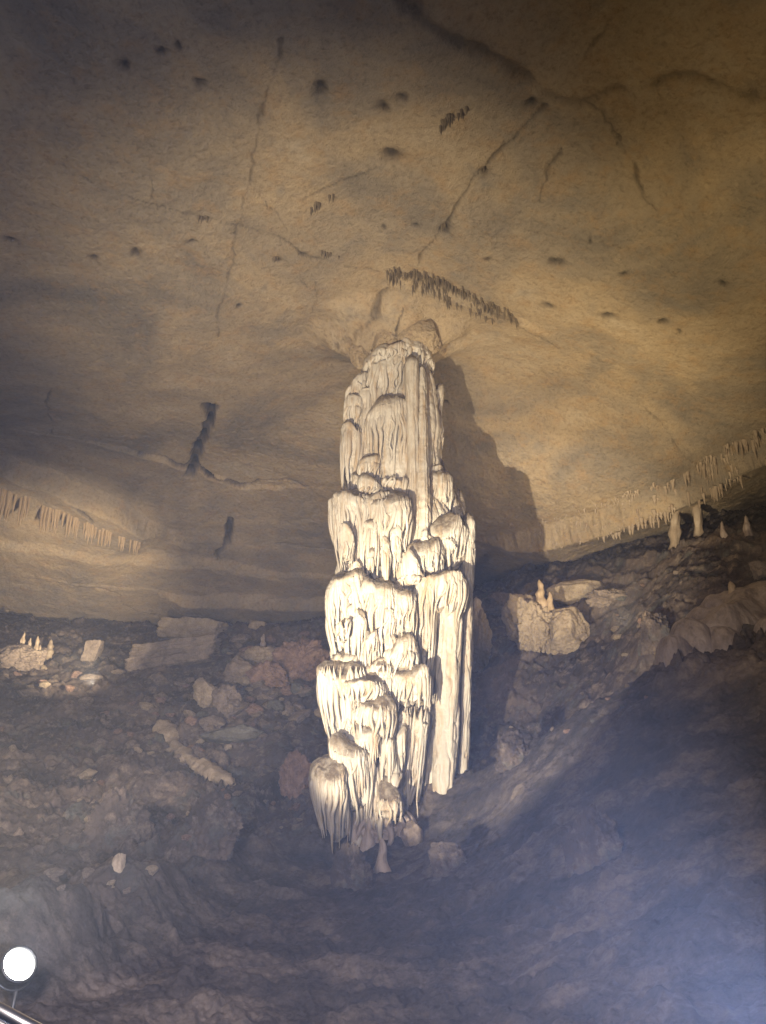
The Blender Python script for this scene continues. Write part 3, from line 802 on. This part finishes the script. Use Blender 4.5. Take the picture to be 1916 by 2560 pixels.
def rock_verts(n, seed, planes=13, size=(1, 1, 1), rough=0.06, box=0.0, freq=1.0, knob=0.0):
    D, Q = SPH[n]
    rs = np.random.default_rng(seed)
    N = rs.normal(size=(planes, 3)); N /= np.linalg.norm(N, axis=1)[:, None]
    d = 0.72 + 0.28 * rs.random(planes)
    if box:
        N = np.concatenate([N[:4], np.array([[1, 0, 0], [-1, 0, 0], [0, 1, 0], [0, -1, 0], [0, 0, 1], [0, 0, -1.]]) + rs.normal(size=(6, 3)) * 0.10])
        N /= np.linalg.norm(N, axis=1)[:, None]
        d = np.r_[np.full(4, 1.05), np.full(6, 0.74)]
    dn = D @ N.T
    r = np.min(np.where(dn > 1e-3, d / np.maximum(dn, 1e-3), 9), axis=1)
    r = np.minimum(r, 1.25)
    P = D * r[:, None]
    o = seed * 1.37
    nz = fbm(P[:, 0] * 1.6 * freq + o, P[:, 1] * 1.6 * freq, P[:, 2] * 1.6 * freq, 4, 0.55)
    n2 = np.abs(fbm(P[:, 0] * 3.2 * freq + o, P[:, 1] * 3.2 * freq, P[:, 2] * 5.2 * freq, 4, 0.6))
    P = P + D * (rough * 2.2 * nz - rough * 1.9 * n2)[:, None]
    if knob:
        P = P + D * (knob * np.maximum(0, fbm(P[:, 0] * 5 + o, P[:, 1] * 5, P[:, 2] * 5, 3, .65)) * 2.4)[:, None]
    return P * np.array(size), Q

def px_m(py, Y):
    return Y / (float(dirv(958, py)[1]) * F)

def rock(name, label, cat, x0, x1, y0, y1, mat, seed=1, group=None, box=0.0, rough=0.07, deep=0.9, roll=0.0, Y=None, rotz=0.0, freq=1.0, sink=0.25, n=44, knob=0.0):
    xm = (x0 + x1) / 2
    g = hitf(xm, y1, 6) if Y is None else at(xm, y1, Y)
    m = px_m(y1, g[1])
    sx, sz = (x1 - x0) * m / 2, (y1 - y0) * m / 2
    V, Q = rock_verts(n, seed, size=(sx * 1.08, max(sx, sz) * deep, sz * (1.1 + sink)), rough=rough, box=box, freq=freq, knob=knob)
    o = raw_mesh(name, V, Q, mat)
    o.location = (g[0], g[1] + sx * 0.3, g[2] + sz * (1 - sink))
    o.rotation_euler = (0, roll, rotz)
    return tag(o, label, cat, group)

rock('rock_slab', 'long pale tan flat-topped slab lying against the back wall', 'rock slab', 372, 566, 1540, 1594, M_ROCKP, 203, box=1, rough=0.06, freq=2.2, knob=0.03, deep=0.5, roll=R(3), sink=0.1)
rock('rock_slab', 'big tilted grey slab below the long pale slab', 'rock slab', 296, 552, 1592, 1668, M_ROCK, 4, box=1, rough=0.07, freq=2.2, knob=0.03, deep=0.5, roll=R(-9), sink=0.1)
rock('boulder', 'small tan block standing against the dark back recess', 'rock', 618, 668, 1547, 1590, M_ROCKP, 5, rough=0.05, sink=0.3, box=1, Y=26.5)
rock('boulder', 'grey green squat boulder left of the tilted slab', 'rock', 203, 250, 1598, 1648, M_ROCK, 6, rough=0.06, box=1, roll=R(6))
rock('boulder', 'pitted pale boulder in the middle of the rubble left of the column', 'rock', 608, 692, 1625, 1672, M_ROCKP, 7, rough=0.14, freq=1.6)
rock('boulder', 'low tan pointed rock below the pitted pale boulder', 'rock', 560, 640, 1650, 1695, M_ROCK, 8, rough=0.1)
rock('boulder', 'reddish crumbling rock mass close left of the column', 'rock', 700, 800, 1600, 1692, M_ROCKR, 9, rough=0.15, freq=1.7)
rock('boulder', 'broad reddish rock with many small cracks', 'rock', 620, 710, 1660, 1712, M_ROCKR, 10, rough=0.14, freq=1.7)
rock('boulder', 'rounded tan boulder with a knobbly top on the left slope', 'rock', 478, 548, 1706, 1762, M_ROCKP, 11, rough=0.10, freq=1.3)
rock('boulder', 'crumbly brown rock beside the rounded tan boulder', 'rock', 535, 610, 1725, 1785, M_ROCK, 12, rough=0.15, freq=1.6)
rock('boulder', 'dark grey flat rock edge in the brown slope', 'rock', 520, 660, 1815, 1850, M_ROCKG, 13, rough=0.08, deep=0.7)
rock('boulder', 'big dark rounded hump covered in small knobs on the lower left slope', 'rock', 200, 345, 1990, 2110, M_GROUND, 14, rough=0.04, knob=0.13, sink=0.7)
rock('boulder', 'rough brown boulder with a deep shaded hollow on its left', 'rock', 450, 600, 2010, 2095, M_GROUND, 15, rough=0.04, knob=0.13, sink=0.65)
rock('boulder', 'pointed brown rock just left of the column foot', 'rock', 703, 790, 1890, 1980, M_ROCKR, 17, rough=0.04, knob=0.13, sink=0.4)
rock('boulder', 'small orange tan stone perched on the lower left slope', 'rock', 284, 312, 2135, 2172, M_ROCKP, 18, rough=0.1, n=22)
rock('boulder', 'craggy rounded boulder under the twin stalagmites', 'rock', 1278, 1400, 1490, 1626, M_ROCKP, 19, rough=0.13, freq=1.6, sink=0.15, Y=17.4)
rock('boulder', 'pale wedge shaped boulder leaning right of the stalagmite boulder', 'rock', 1368, 1492, 1530, 1640, M_ROCKP, 20, rough=0.09, sink=0.15, roll=R(-25), Y=17.2)
rock('rock_slab', 'smooth flat tan slab on the right slope behind the twin stalagmites', 'rock slab', 1395, 1535, 1452, 1494, M_ROCKP, 21, rough=0.05, deep=0.6, roll=R(5))
rock('boulder', 'row of dark jagged rock under the smooth flat slab', 'rock', 1478, 1576, 1470, 1506, M_ROCK, 22, rough=0.16, freq=1.8)
rock('boulder', 'fissured rock pillar right behind the column', 'rock', 1166, 1226, 1540, 1665, M_ROCKP, 23, rough=0.15, freq=1.8, deep=0.6, Y=18.0)
rock('boulder', 'low brown ledge rock under the far overhang right of the column', 'rock', 1200, 1300, 1480, 1530, M_ROCK, 24, rough=0.1)
rock('boulder', 'grey rounded hump on the right slope left of the flowstone mound', 'rock', 1605, 1680, 1525, 1600, M_GROUND, 25, rough=0.04, knob=0.13, sink=0.6)
rock('boulder', 'small tan rock at the right edge above the flowstone mound', 'rock', 1885, 1935, 1395, 1440, M_ROCK, 26, rough=0.1)
rock('boulder', 'knobbly tan rock on the crest of the slope right of the column', 'rock', 1240, 1340, 1850, 1905, M_GROUND, 27, rough=0.04, knob=0.13, sink=0.8)
rock('boulder', 'blurred grey hump half buried in the blue lit slope', 'rock', 1420, 1550, 2030, 2150, M_GROUND, 28, rough=0.04, knob=0.13, sink=0.8)
rock('boulder', 'round knob beside the foot of the column', 'rock', 1005, 1052, 2055, 2112, M_ROCK, 29, rough=0.06, sink=0.3, n=22)
rock('boulder', 'low dull lump on the slope below the column foot', 'rock', 1085, 1165, 2110, 2170, M_GROUND, 30, rough=0.04, knob=0.13, sink=0.6)
rock('boulder', 'round stump of pale rock left of the squat stalagmite', 'rock', 838, 915, 2130, 2215, M_GROUND, 31, rough=0.04, knob=0.13, sink=0.6)

def boss_rock(label, x0, x1, y0, y1, Y, seed, roll=0.0, deep=0.9):
    Y = float(hit(lambda a_, b_: ceil_z(a_, b_), (x0 + x1) / 2, (y0 + y1) / 2)[1]) + 0.12
    o = rock('ceiling_block', label, 'rock block', x0, x1, y0, y1, M_CEIL, seed, rough=0.06, Y=Y, sink=0.0, roll=roll, deep=deep, freq=1.2)
    at2 = o.data.attributes.new('stain', 'FLOAT', 'POINT')
boss_rock('brown wedge shaped rock at the joint of the column head and the ceiling', 925, 1022, 785, 900, 14.15, 301, R(12))
boss_rock('rounded brown rock hump on the ceiling right above the column head', 1000, 1105, 780, 895, 14.2, 302, R(-8))
boss_rock('small brown rock lobe on the ceiling left of the column head', 878, 935, 835, 915, 14.3, 303, R(20))

# bright curved edge of a fallen slab
def ledge():
    L = [(405, 1822), (430, 1862), (470, 1905), (520, 1938), (585, 1972)]
    pts_ = [hitf(*p) for p in L]
    t = np.linspace(0, len(pts_) - 1, 90)
    P = np.stack([np.interp(t, range(len(pts_)), [p[i] for p in pts_]) for i in range(3)], -1)
    an = np.linspace(0, 2 * np.pi, 28, endpoint=False)
    q = t / t[-1]
    r = (0.20 - 0.07 * q) * (0.85 + 0.45 * vn(q * 11, 3.3)) * np.clip(np.minimum(q, 1 - q) * 14, 0.15, 1)
    sec = 1 + 0.55 * fbm(P[:, None, 0] * 5 + np.cos(an), P[:, None, 1] * 5 + 1.3 * np.sin(an), 0.5, 4, .65)
    X = P[:, None, 0] + r[:, None] * np.cos(an) * sec * 1.1
    Y = P[:, None, 1] + r[:, None] * np.cos(an) * sec * 0.6
    Z = P[:, None, 2] + 0.07 + r[:, None] * np.sin(an) * sec * 1.0
    o = mesh_grid('rock_ledge', np.stack([X, Y, Z], -1), M_ROCKP, wrap=True)
    tag(o, 'pale curved stone edge running diagonally down the left slope', 'rock ledge')
ledge()

# rubble stones lying loose on the slope: individual stones
stone_src = []
for k in range(9):
    V, Q = rock_verts(22, 100 + k, planes=11, rough=0.09, freq=1.3)
    me_o = raw_mesh('rubble_stone', V, Q, (M_ROCK, M_ROCKR, M_ROCKP, M_ROCK, M_ROCKG)[k % 5])
    stone_src.append(me_o.data)
    bpy.data.objects.remove(me_o)
zones = [  # x0 x1 y0 y1 n smin smax
    (560, 820, 1590, 1800, 80, 12, 44), (330, 700, 1700, 1880, 60, 10, 34), (0, 420, 1640, 1900, 30, 10, 34), (120, 460, 1880, 2250, 22, 10, 30),
    (420, 800, 1960, 2120, 24, 8, 22), (1190, 1700, 1420, 1640, 30, 8, 26), (1180, 1640, 1690, 1990, 40, 7, 22)]
for (x0, x1, y0, y1, n, s0, s1) in zones:
    for k in range(n):
        px, py = RNG.uniform(x0, x1), RNG.uniform(y0, y1)
        g = hitf(px, py)
        if 1130 < px < 1640 and py > 1690 and abs(py - (1960 - (px - 1130) * 0.53)) > 70: continue
        m = px_m(py, g[1])
        s_ = RNG.uniform(s0, s1) * (0.6 + 0.7 * RNG.random() ** 3) * m * 0.6
        o = bpy.data.objects.new('rubble_stone', stone_src[int(RNG.integers(9))])
        C.objects.link(o)
        zg = float(floor_z(g[0], g[1]))
        o.location = (g[0], g[1], zg + s_ * 0.25)
        o.scale = (s_ * RNG.uniform(0.9, 1.5), s_ * RNG.uniform(0.8, 1.3), s_ * RNG.uniform(0.45, 0.9))
        o.rotation_euler = (RNG.uniform(-.4, .4), RNG.uniform(-.4, .4), RNG.uniform(0, 6.28))
        tag(o, 'loose broken stone lying among the rubble on the cave slope', 'stone', 'loose stones on the slope')

# ------------------------------------------------------------------ stalagmites
def stalagmite(label, xm, y0, y1, wpx, mat, seed, Y=None, parent=None, name='stalagmite', group=None, knobs=3, blunt=None):
    g = hitf(xm, y1, 6) if Y is None else at(xm, y1, Y)
    m = px_m(y1, g[1])
    H = (y1 - y0) * m; r0 = wpx * m / 2
    n, k = 56, 40
    v = np.linspace(0, 1, n); th = np.linspace(0, 2 * np.pi, k, endpoint=False)
    prof = np.sqrt(np.clip(v, 0, 1)) ** 0.9 * 0.72 + 0.28 * v ** 3
    if blunt: prof = v ** blunt * (0.62 + 0.38 * sst(0.6, 1, v))
    prof = prof * (1 + 0.16 * np.sin(v * np.pi * 2 * knobs + seed)) * np.clip(v * 9, 0, 1) ** 0.5
    r = r0 * prof[:, None] * (1 + 0.22 * vn(np.cos(th)[None] * 1.5 + seed, np.sin(th)[None] * 1.5, v[:, None] * 5) + 0.07 * np.abs(np.sin(th * 7 + seed))[None])
    X = r * np.cos(th); Yy = r * np.sin(th); Z = np.broadcast_to((H * 1.0 * (1 - v) - 0.12 * v ** 6)[:, None], X.shape)
    X = X + 0.05 * H * vn(v * 3, seed + 0.5)[:, None]
    o = mesh_grid(name, np.stack([X, Yy, Z], -1), mat, parent, wrap=True, flip=True, attrs={'stain': np.zeros(X.size)})
    o.location = g
    return tag(o, label, 'stalagmite' if parent is None else None, group)

stalagmite('small lone stalagmite standing on the dark slope in front of the column foot', 955, 2100, 2178, 54, M_MOUND, 1, blunt=0.5, knobs=1)
stalagmite('narrow pale stalagmite touching the lowest drips of the column', 893, 2025, 2105, 32, M_FLOW, 2, knobs=1, blunt=0.32)
stalagmite('dim blurred stalagmite right of the narrow one at the column foot', 920, 2045, 2112, 34, M_MOUND, 3, knobs=1, blunt=0.32)
stalagmite('tallest of the stalagmites on the craggy boulder right of the column', 1353, 1446, 1512, 32, M_TITE, 4, Y=17.5)
stalagmite('short blunt stalagmite beside the tall one on the craggy boulder', 1377, 1478, 1515, 20, M_TITE, 5, Y=17.35, knobs=1)
stalagmite('broad based pointed stalagmite right behind the column edge', 1194, 1490, 1556, 48, M_MOUND, 6, Y=18.2, knobs=2)
stalagmite('lone yellowish cone shaped stalagmite on the far left ledge', 122, 1598, 1642, 26, M_RIM, 7)
stalagmite('thin pale stalagmite on the rubble in front of the small tan block', 657, 1584, 1622, 20, M_MOUND, 8, Y=23.5)
stalagmite('small pale stalagmite in the dark opening at the far right', 1812, 1300, 1345, 20, M_MOUND, 9, knobs=1)
stalagmite('low tan stalagmite near the right edge beside the dark opening', 1872, 1285, 1330, 22, M_MOUND, 10, knobs=1)
cl = empty('stalagmite_cluster', (0, 0, 0), 'cluster of knobbly pale stalagmites on a scalloped base at the far left edge', 'stalagmite cluster')
YC = float(hitf(52, 1662)[1]) - 0.35
for i, (xm, y0, y1, w_) in enumerate([(52, 1580, 1640, 20), (70, 1594, 1640, 17), (87, 1588, 1645, 19), (40, 1606, 1640, 16), (97, 1612, 1650, 15)]):
    stalagmite(None, xm, y0, y1, w_, M_RIM, 20 + i, Y=YC, parent=cl)
b_ = rock('base', None, None, 4, 104, 1612, 1668, M_ROCK, 33, rough=0.12, freq=1.5, Y=YC - 0.15)
b_.parent = cl

# flowstone mound on the right slope
mound = empty('flowstone_mound', (0, 0, 0), 'large brown cushion-like flowstone mound with a fringed lower rim at the right edge', 'flowstone mound')
for i, (xl, xr, yt, yb, Yc, dp) in enumerate([
        (1745, 2060, 1470, 1600, 13.2, 1.1), (1700, 1960, 1520, 1640, 12.6, 0.9), (1675, 1800, 1550, 1690, 12.2, 0.6),
        (1640, 1745, 1590, 1720, 11.9, 0.45), (1735, 1870, 1580, 1690, 12.0, 0.6), (1830, 2040, 1560, 1675, 12.1, 0.8), (1690, 1770, 1625, 1715, 11.8, 0.4)]):
    lobe(mound, 'cushion', xl, xr, yt, yb, Yc, dpt=dp, dome=0.78, ribw=15, rd=0.25, warp=0.5, drip=0.35, seed=60 + i, stain=0.35, mat=M_MOUND, rough=0.8, sq=1.0, strands=0.7, slen=0.4)
stalagmite('pale knob', 1832, 1452, 1485, 28, M_TITE, 31, Y=12.9, parent=mound, name='knob', knobs=1)

# ------------------------------------------------------------------ stalactites
def tite_mesh(seed, bend=0.05):
    rs = np.random.default_rng(seed)
    n, k = 16, 9
    v = np.linspace(0, 1, n); th = np.linspace(0, 2 * np.pi, k, endpoint=False)
    r = (1 - v) ** 0.7 * (1 + 0.25 * vn(v * 5, seed * 3.3)) * 0.5
    r[-1] = 0.004
    P = np.stack([r[:, None] * np.cos(th) + bend * vn(v * 2.2, seed * 1.9 + .4)[:, None] * 2, r[:, None] * np.sin(th) + 0 * v[:, None], np.broadcast_to(-v[:, None], (n, k))], -1)
    return P
TM = {}
def tite(px, py, lenpx, wpx, mat, label, group, f=None, dy=0.0):
    g = hit(ceil0, px, py)
    x, y = g[0], g[1] + dy
    z = float(ceil_z(np.array([x]), np.array([y]))[0])
    m = px_m(py, y)
    key = (mat.name, int(RNG.integers(4)))
    if key not in TM:
        o = mesh_grid('stalactite', tite_mesh(key[1] + 1), mat, wrap=True, attrs={'stain': np.zeros(144)})
        TM[key] = o.data
        bpy.data.objects.remove(o)
    o = bpy.data.objects.new('stalactite', TM[key])
    C.objects.link(o)
    L = lenpx * m * RNG.uniform(0.75, 1.25); w_ = wpx * m * RNG.uniform(0.8, 1.3)
    o.location = (x, y, z + 0.04)
    o.scale = (w_, w_, L + 0.05)
    o.rotation_euler = (0, 0, RNG.uniform(0, 6.28))
    return tag(o, label, 'stalactite', group)

def row(P, n, l0, l1, wpx, mat, label, group, jit=4):
    t = np.sort(RNG.random(n)) * (len(P) - 1)
    for q in t:
        i = min(int(q), len(P) - 2); f = q - i
        px = P[i][0] + (P[i + 1][0] - P[i][0]) * f; py = P[i][1] + (P[i + 1][1] - P[i][1]) * f
        u = q / (len(P) - 1)
        tite(px + RNG.uniform(-jit, jit) * .3, py + RNG.uniform(-jit, jit), l0 + (l1 - l0) * u, wpx, mat, label, group)

row([(966, 672), (1040, 680), (1110, 705), (1200, 748), (1290, 790)], 75, 30, 24, 6, M_DTITE, 'dark thin stalactite in the long fringe on the ceiling above the column', 'long dark ceiling fringe', 9)
row([(980, 690), (1080, 715), (1180, 765), (1250, 785)], 45, 30, 18, 6, M_DTITE, 'dark thin stalactite in the long fringe on the ceiling above the column', 'long dark ceiling fringe', 8)
row([(775, 515), (800, 500), (850, 478)], 12, 24, 22, 7, M_DTITE, 'small dark stalactite in the slanting cluster on the upper ceiling', 'slanting ceiling cluster', 4)
row([(495, 530), (525, 536)], 6, 18, 16, 6, M_DTITE, 'small dark stalactite on the crack of the upper left ceiling', 'left crack stalactites', 2)
row([(795, 625), (820, 630), (850, 636)], 8, 22, 10, 6, M_DTITE, 'small dark stalactite in the short row left of the long fringe', 'short row left of the fringe', 3)
row([(685, 645), (705, 645)], 6, 16, 16, 6, M_DTITE, 'stubby dark stalactite in the tight bunch on the left ceiling', 'tight left bunch', 3)
row([(1100, 300), (1125, 285), (1165, 270)], 14, 34, 22, 10, M_DTITE, 'dark stalactite in the largest clump of the upper ceiling', 'largest upper clump', 10)
row([(1205, 430), (1215, 420)], 4, 26, 20, 8, M_DTITE, 'dark hanging tooth on the crack right of the large clump', 'teeth on the crack', 5)
row([(1095, 570), (1115, 560)], 5, 24, 18, 7, M_DTITE, 'dark hanging tooth above the long fringe', 'teeth above the fringe', 4)
row([(-20, 1180), (30, 1195), (82, 1212)], 30, 74, 66, 10, M_TITE, 'long tan stalactite in the dense fringe at the left edge', 'left shelf fringe', 5)
row([(112, 1232), (150, 1240), (210, 1262)], 30, 60, 46, 9, M_TITE, 'tan stalactite in the middle of the left shelf fringe', 'left shelf fringe middle', 6)
row([(205, 1260), (280, 1290), (372, 1322)], 34, 40, 24, 8, M_TITE, 'short tan stalactite at the thin right end of the left shelf fringe', 'left shelf fringe end', 6)
row([(1500, 1284), (1600, 1240), (1700, 1196), (1800, 1138), (1916, 1072)], 40, 14, 44, 11, M_RIM, 'brown stalactite in the curtain along the right rim of the ceiling', 'right rim curtain', 10)
row([(1540, 1385), (1600, 1372), (1640, 1350)], 18, 30, 36, 8, M_TITE, 'small hanging stalactite of the root-like bunch under the right rim', 'root-like bunch', 8)
def straws(P, n, l0, l1, wpx, mat, label, jit):
    """countless fine straws between the single stalactites: one mesh"""
    VV, QQ, off = [], [], 0
    base_ = [tite_mesh(k + 1) for k in range(5)]
    idx = np.arange(144).reshape(16, 9); idx = np.concatenate([idx, idx[:, :1]], 1)
    q0 = np.stack([idx[:-1, :-1], idx[:-1, 1:], idx[1:, 1:], idx[1:, :-1]], -1).reshape(-1, 4)
    for k in range(n):
        q = RNG.random() * (len(P) - 1); i = int(q); f = q - i
        px = P[i][0] + (P[i + 1][0] - P[i][0]) * f; py = P[i][1] + (P[i + 1][1] - P[i][1]) * f + RNG.uniform(-jit, jit)
        if float(vn(px / 23.0, 7.5)) < -0.12: continue
        g = hit(ceil0, px, py); z = float(ceil_z(g[:1], g[1:2])[0]); m = px_m(py, g[1])
        L = (l0 + (l1 - l0) * q / (len(P) - 1)) * m * RNG.uniform(0.4, 1.2) * (1 + 0.7 * float(vn(px / 37.0, 2.5))); w_ = wpx * m * RNG.uniform(.7, 1.3)
        VV.append(base_[k % 5].reshape(-1, 3) * np.array([w_, w_, L]) + np.array([g[0], g[1], z + 0.03])); QQ.append(q0 + off); off += 144
    V = np.concatenate(VV)
    tag(raw_mesh('stalactite_straws', V, np.concatenate(QQ), mat, None, {'stain': np.zeros(len(V))}), label, 'stalactite straws', None, 'stuff')
straws([(1330, 1328), (1500, 1268), (1600, 1232), (1700, 1194), (1800, 1136), (1930, 1062)], 420, 6, 30, 7, M_RIM, 'countless fine brown straws hanging from the right rim of the ceiling', 16)
straws([(966, 676), (1040, 690), (1110, 712), (1200, 756), (1295, 796)], 160, 26, 16, 5, M_DTITE, 'countless fine dark straws within the fringe above the column', 10)
for lb, x0, y0, x1, y1, w_ in [('slender tan column joining the right rim and the slope', 1690, 1215, 1685, 1400, 22), ('thin brown column right of the slender one, under the right rim', 1735, 1200, 1755, 1420, 20)]:
    T_ = hit(ceil0, x0, y0); Yq = T_[1] + 0.3
    A0, A1 = at(x0, y0 - 20, Yq), at(x1, y1 + 8, Yq)
    m = px_m(y0, Yq)
    v = np.linspace(0, 1, 60); th = np.linspace(0, 2 * np.pi, 20, endpoint=False)
    r = w_ * m / 2 * (1 + 0.9 * sst(0.2, 0, v) + 0.5 * sst(0.8, 1, v) + 0.25 * vn(v * 12, x0 * .1))
    rr = r[:, None] * (1 + 0.25 * vn(np.cos(th) * 2, np.sin(th) * 2, v[:, None] * 8))
    ctr = A0[None] + (A1 - A0)[None] * v[:, None]
    P = np.stack([ctr[:, None, 0] + rr * np.cos(th), ctr[:, None, 1] + rr * np.sin(th), np.broadcast_to(ctr[:, None, 2], rr.shape)], -1)
    tag(mesh_grid('thin_column', P, M_RIM, wrap=True, flip=True, attrs={'stain': np.zeros(1200)}), lb, 'thin column')

# ------------------------------------------------------------------ floodlight and handrail
def mat_plain(name, colr, rough, metal=0.0, emit=None, es=0):
    m, nt, b = mat_new(name)
    n = noise_node(nt, 40, 4, 0.6, 0, coords(nt))
    nt.links.new(mix(nt, 0.25, colr, ramp(nt, n.outputs[0], [(0.35, tuple(c * 0.6 for c in colr)), (0.6, colr)])), b.inputs['Base Color'])
    b.inputs['Roughness'].default_value = rough
    b.inputs['Metallic'].default_value = metal
    if emit:
        b.inputs['Emission Color'].default_value = (*emit, 1)
        b.inputs['Emission Strength'].default_value = es
    return m
M_HOUSE = mat_plain('dark painted lamp housing', (0.05, 0.05, 0.05), 0.5, 0.6)
M_LENS = mat_plain('lit lamp lens', (0.9, 0.9, 0.88), 0.2, 0, (1.0, 0.98, 0.92), 22)
M_STEEL = mat_plain('brushed steel rail', (0.6, 0.6, 0.62), 0.22, 1.0)

def ring_mesh(name, prof, mat, parent, k=48):
    """prof: list of (radius, along +Z)"""
    P = np.array(prof, float); th = np.linspace(0, 2 * np.pi, k, endpoint=False)
    G = np.stack([P[:, :1] * np.cos(th), P[:, :1] * np.sin(th), np.broadcast_to(P[:, 1:], (len(P), k))], -1)
    return mesh_grid(name, G, mat, parent, wrap=True, flip=False)

fl = empty('floodlight', LAMP, 'switched-on round floodlight glaring white above the handrail', 'floodlight')
aim = LAIM
fl.scale = (0.9, 0.9, 0.9)
fl.rotation_euler = aim.to_track_quat('Z', 'Y').to_euler()
ring_mesh('housing', [(0.001, -0.20), (0.05, -0.20), (0.055, -0.17), (0.085, -0.14), (0.10, -0.05), (0.112, 0.0), (0.118, 0.0), (0.118, 0.018), (0.104, 0.018), (0.103, 0.002), (0.10, -0.01), (0.001, -0.012)], M_HOUSE, fl)
ring_mesh('lens', [(0.0005, 0.012), (0.05, 0.011), (0.085, 0.006), (0.1015, -0.002)], M_LENS, fl)
yk = [(0.128 * math.cos(a), 0.128 * math.sin(a)) for a in np.linspace(math.pi, 2 * math.pi, 24)]
def tube(name, pts_, r, mat, parent, k=14):
    pts_ = [Vector(p) for p in pts_]
    G = []
    for i, p in enumerate(pts_):
        d = (pts_[min(i + 1, len(pts_) - 1)] - pts_[max(i - 1, 0)]).normalized()
        u = d.cross(Vector((0.13, 0.2, 0.97))).normalized(); v_ = d.cross(u)
        G.append([p + (u * math.cos(a) + v_ * math.sin(a)) * r for a in np.linspace(0, 2 * math.pi, k, endpoint=False)])
    G = [[pts_[0]] * k] + G + [[pts_[-1]] * k]
    return mesh_grid(name, np.array([[list(q) for q in row_] for row_ in G]), mat, parent, wrap=True)
tube('yoke', [(x, y, -0.06) for x, y in yk], 0.008, M_HOUSE, fl)
tube('stand', [(0, -0.128, -0.06), (0.0, -0.30, -0.22), (0.0, -0.75, -0.45)], 0.014, M_HOUSE, fl)

hr = empty('handrail', (0, 0, 0), 'shiny steel tube handrail cutting the bottom left corner', 'handrail')
A0, A1 = at(-330, 2345, 2.3), at(118, 2590, 2.05)
B0, B1 = at(-330, 2378, 2.3), at(118, 2622, 2.05)
for P0, P1, r in ((A0, A1, 0.016), (B0, B1, 0.011)):
    tube('rail', [P0, (P0 + P1) / 2, P1, P1 + (P1 - P0) * 0.15 + np.array([0, 0, -0.12])], r, M_STEEL, hr, 24)
for f_ in (0.35, 1.0):
    q = A0 + (A1 - A0) * f_
    tube('post', [q + np.array([0, .012, 0.0]), q + np.array([0, .012, -1.0])], 0.015, M_STEEL, hr, 20)

# ------------------------------------------------------------------ veil haze, added for the blue veil and the glow round the lamps
def haze(density):
    m = bpy.data.materials.new('veil haze')
    m.use_nodes = True
    nt = m.node_tree
    nt.nodes.remove(nt.nodes['Principled BSDF'])
    v = nt.nodes.new('ShaderNodeVolumePrincipled')
    v.inputs['Color'].default_value = (0.80, 0.86, 1.0, 1)
    v.inputs['Density'].default_value = density
    v.inputs['Anisotropy'].default_value = 0.2
    nt.links.new(v.outputs[0], nt.nodes['Material Output'].inputs['Volume'])
    a, b = np.array([-60, -45, -6.]), np.array([60, 60, 16.])
    V = np.array([[(a, b)[i][0], (a, b)[j][1], (a, b)[k][2]] for i in (0, 1) for j in (0, 1) for k in (0, 1)])
    Q = np.array([[0, 1, 3, 2], [4, 6, 7, 5], [0, 4, 5, 1], [2, 3, 7, 6], [0, 2, 6, 4], [1, 5, 7, 3]])
    o = raw_mesh('haze', V, Q, m, smooth=False)
    tag(o, 'thin haze added to the cave air for the blue veil and lamp glow', None, None, 'stuff')
haze(0.0026)
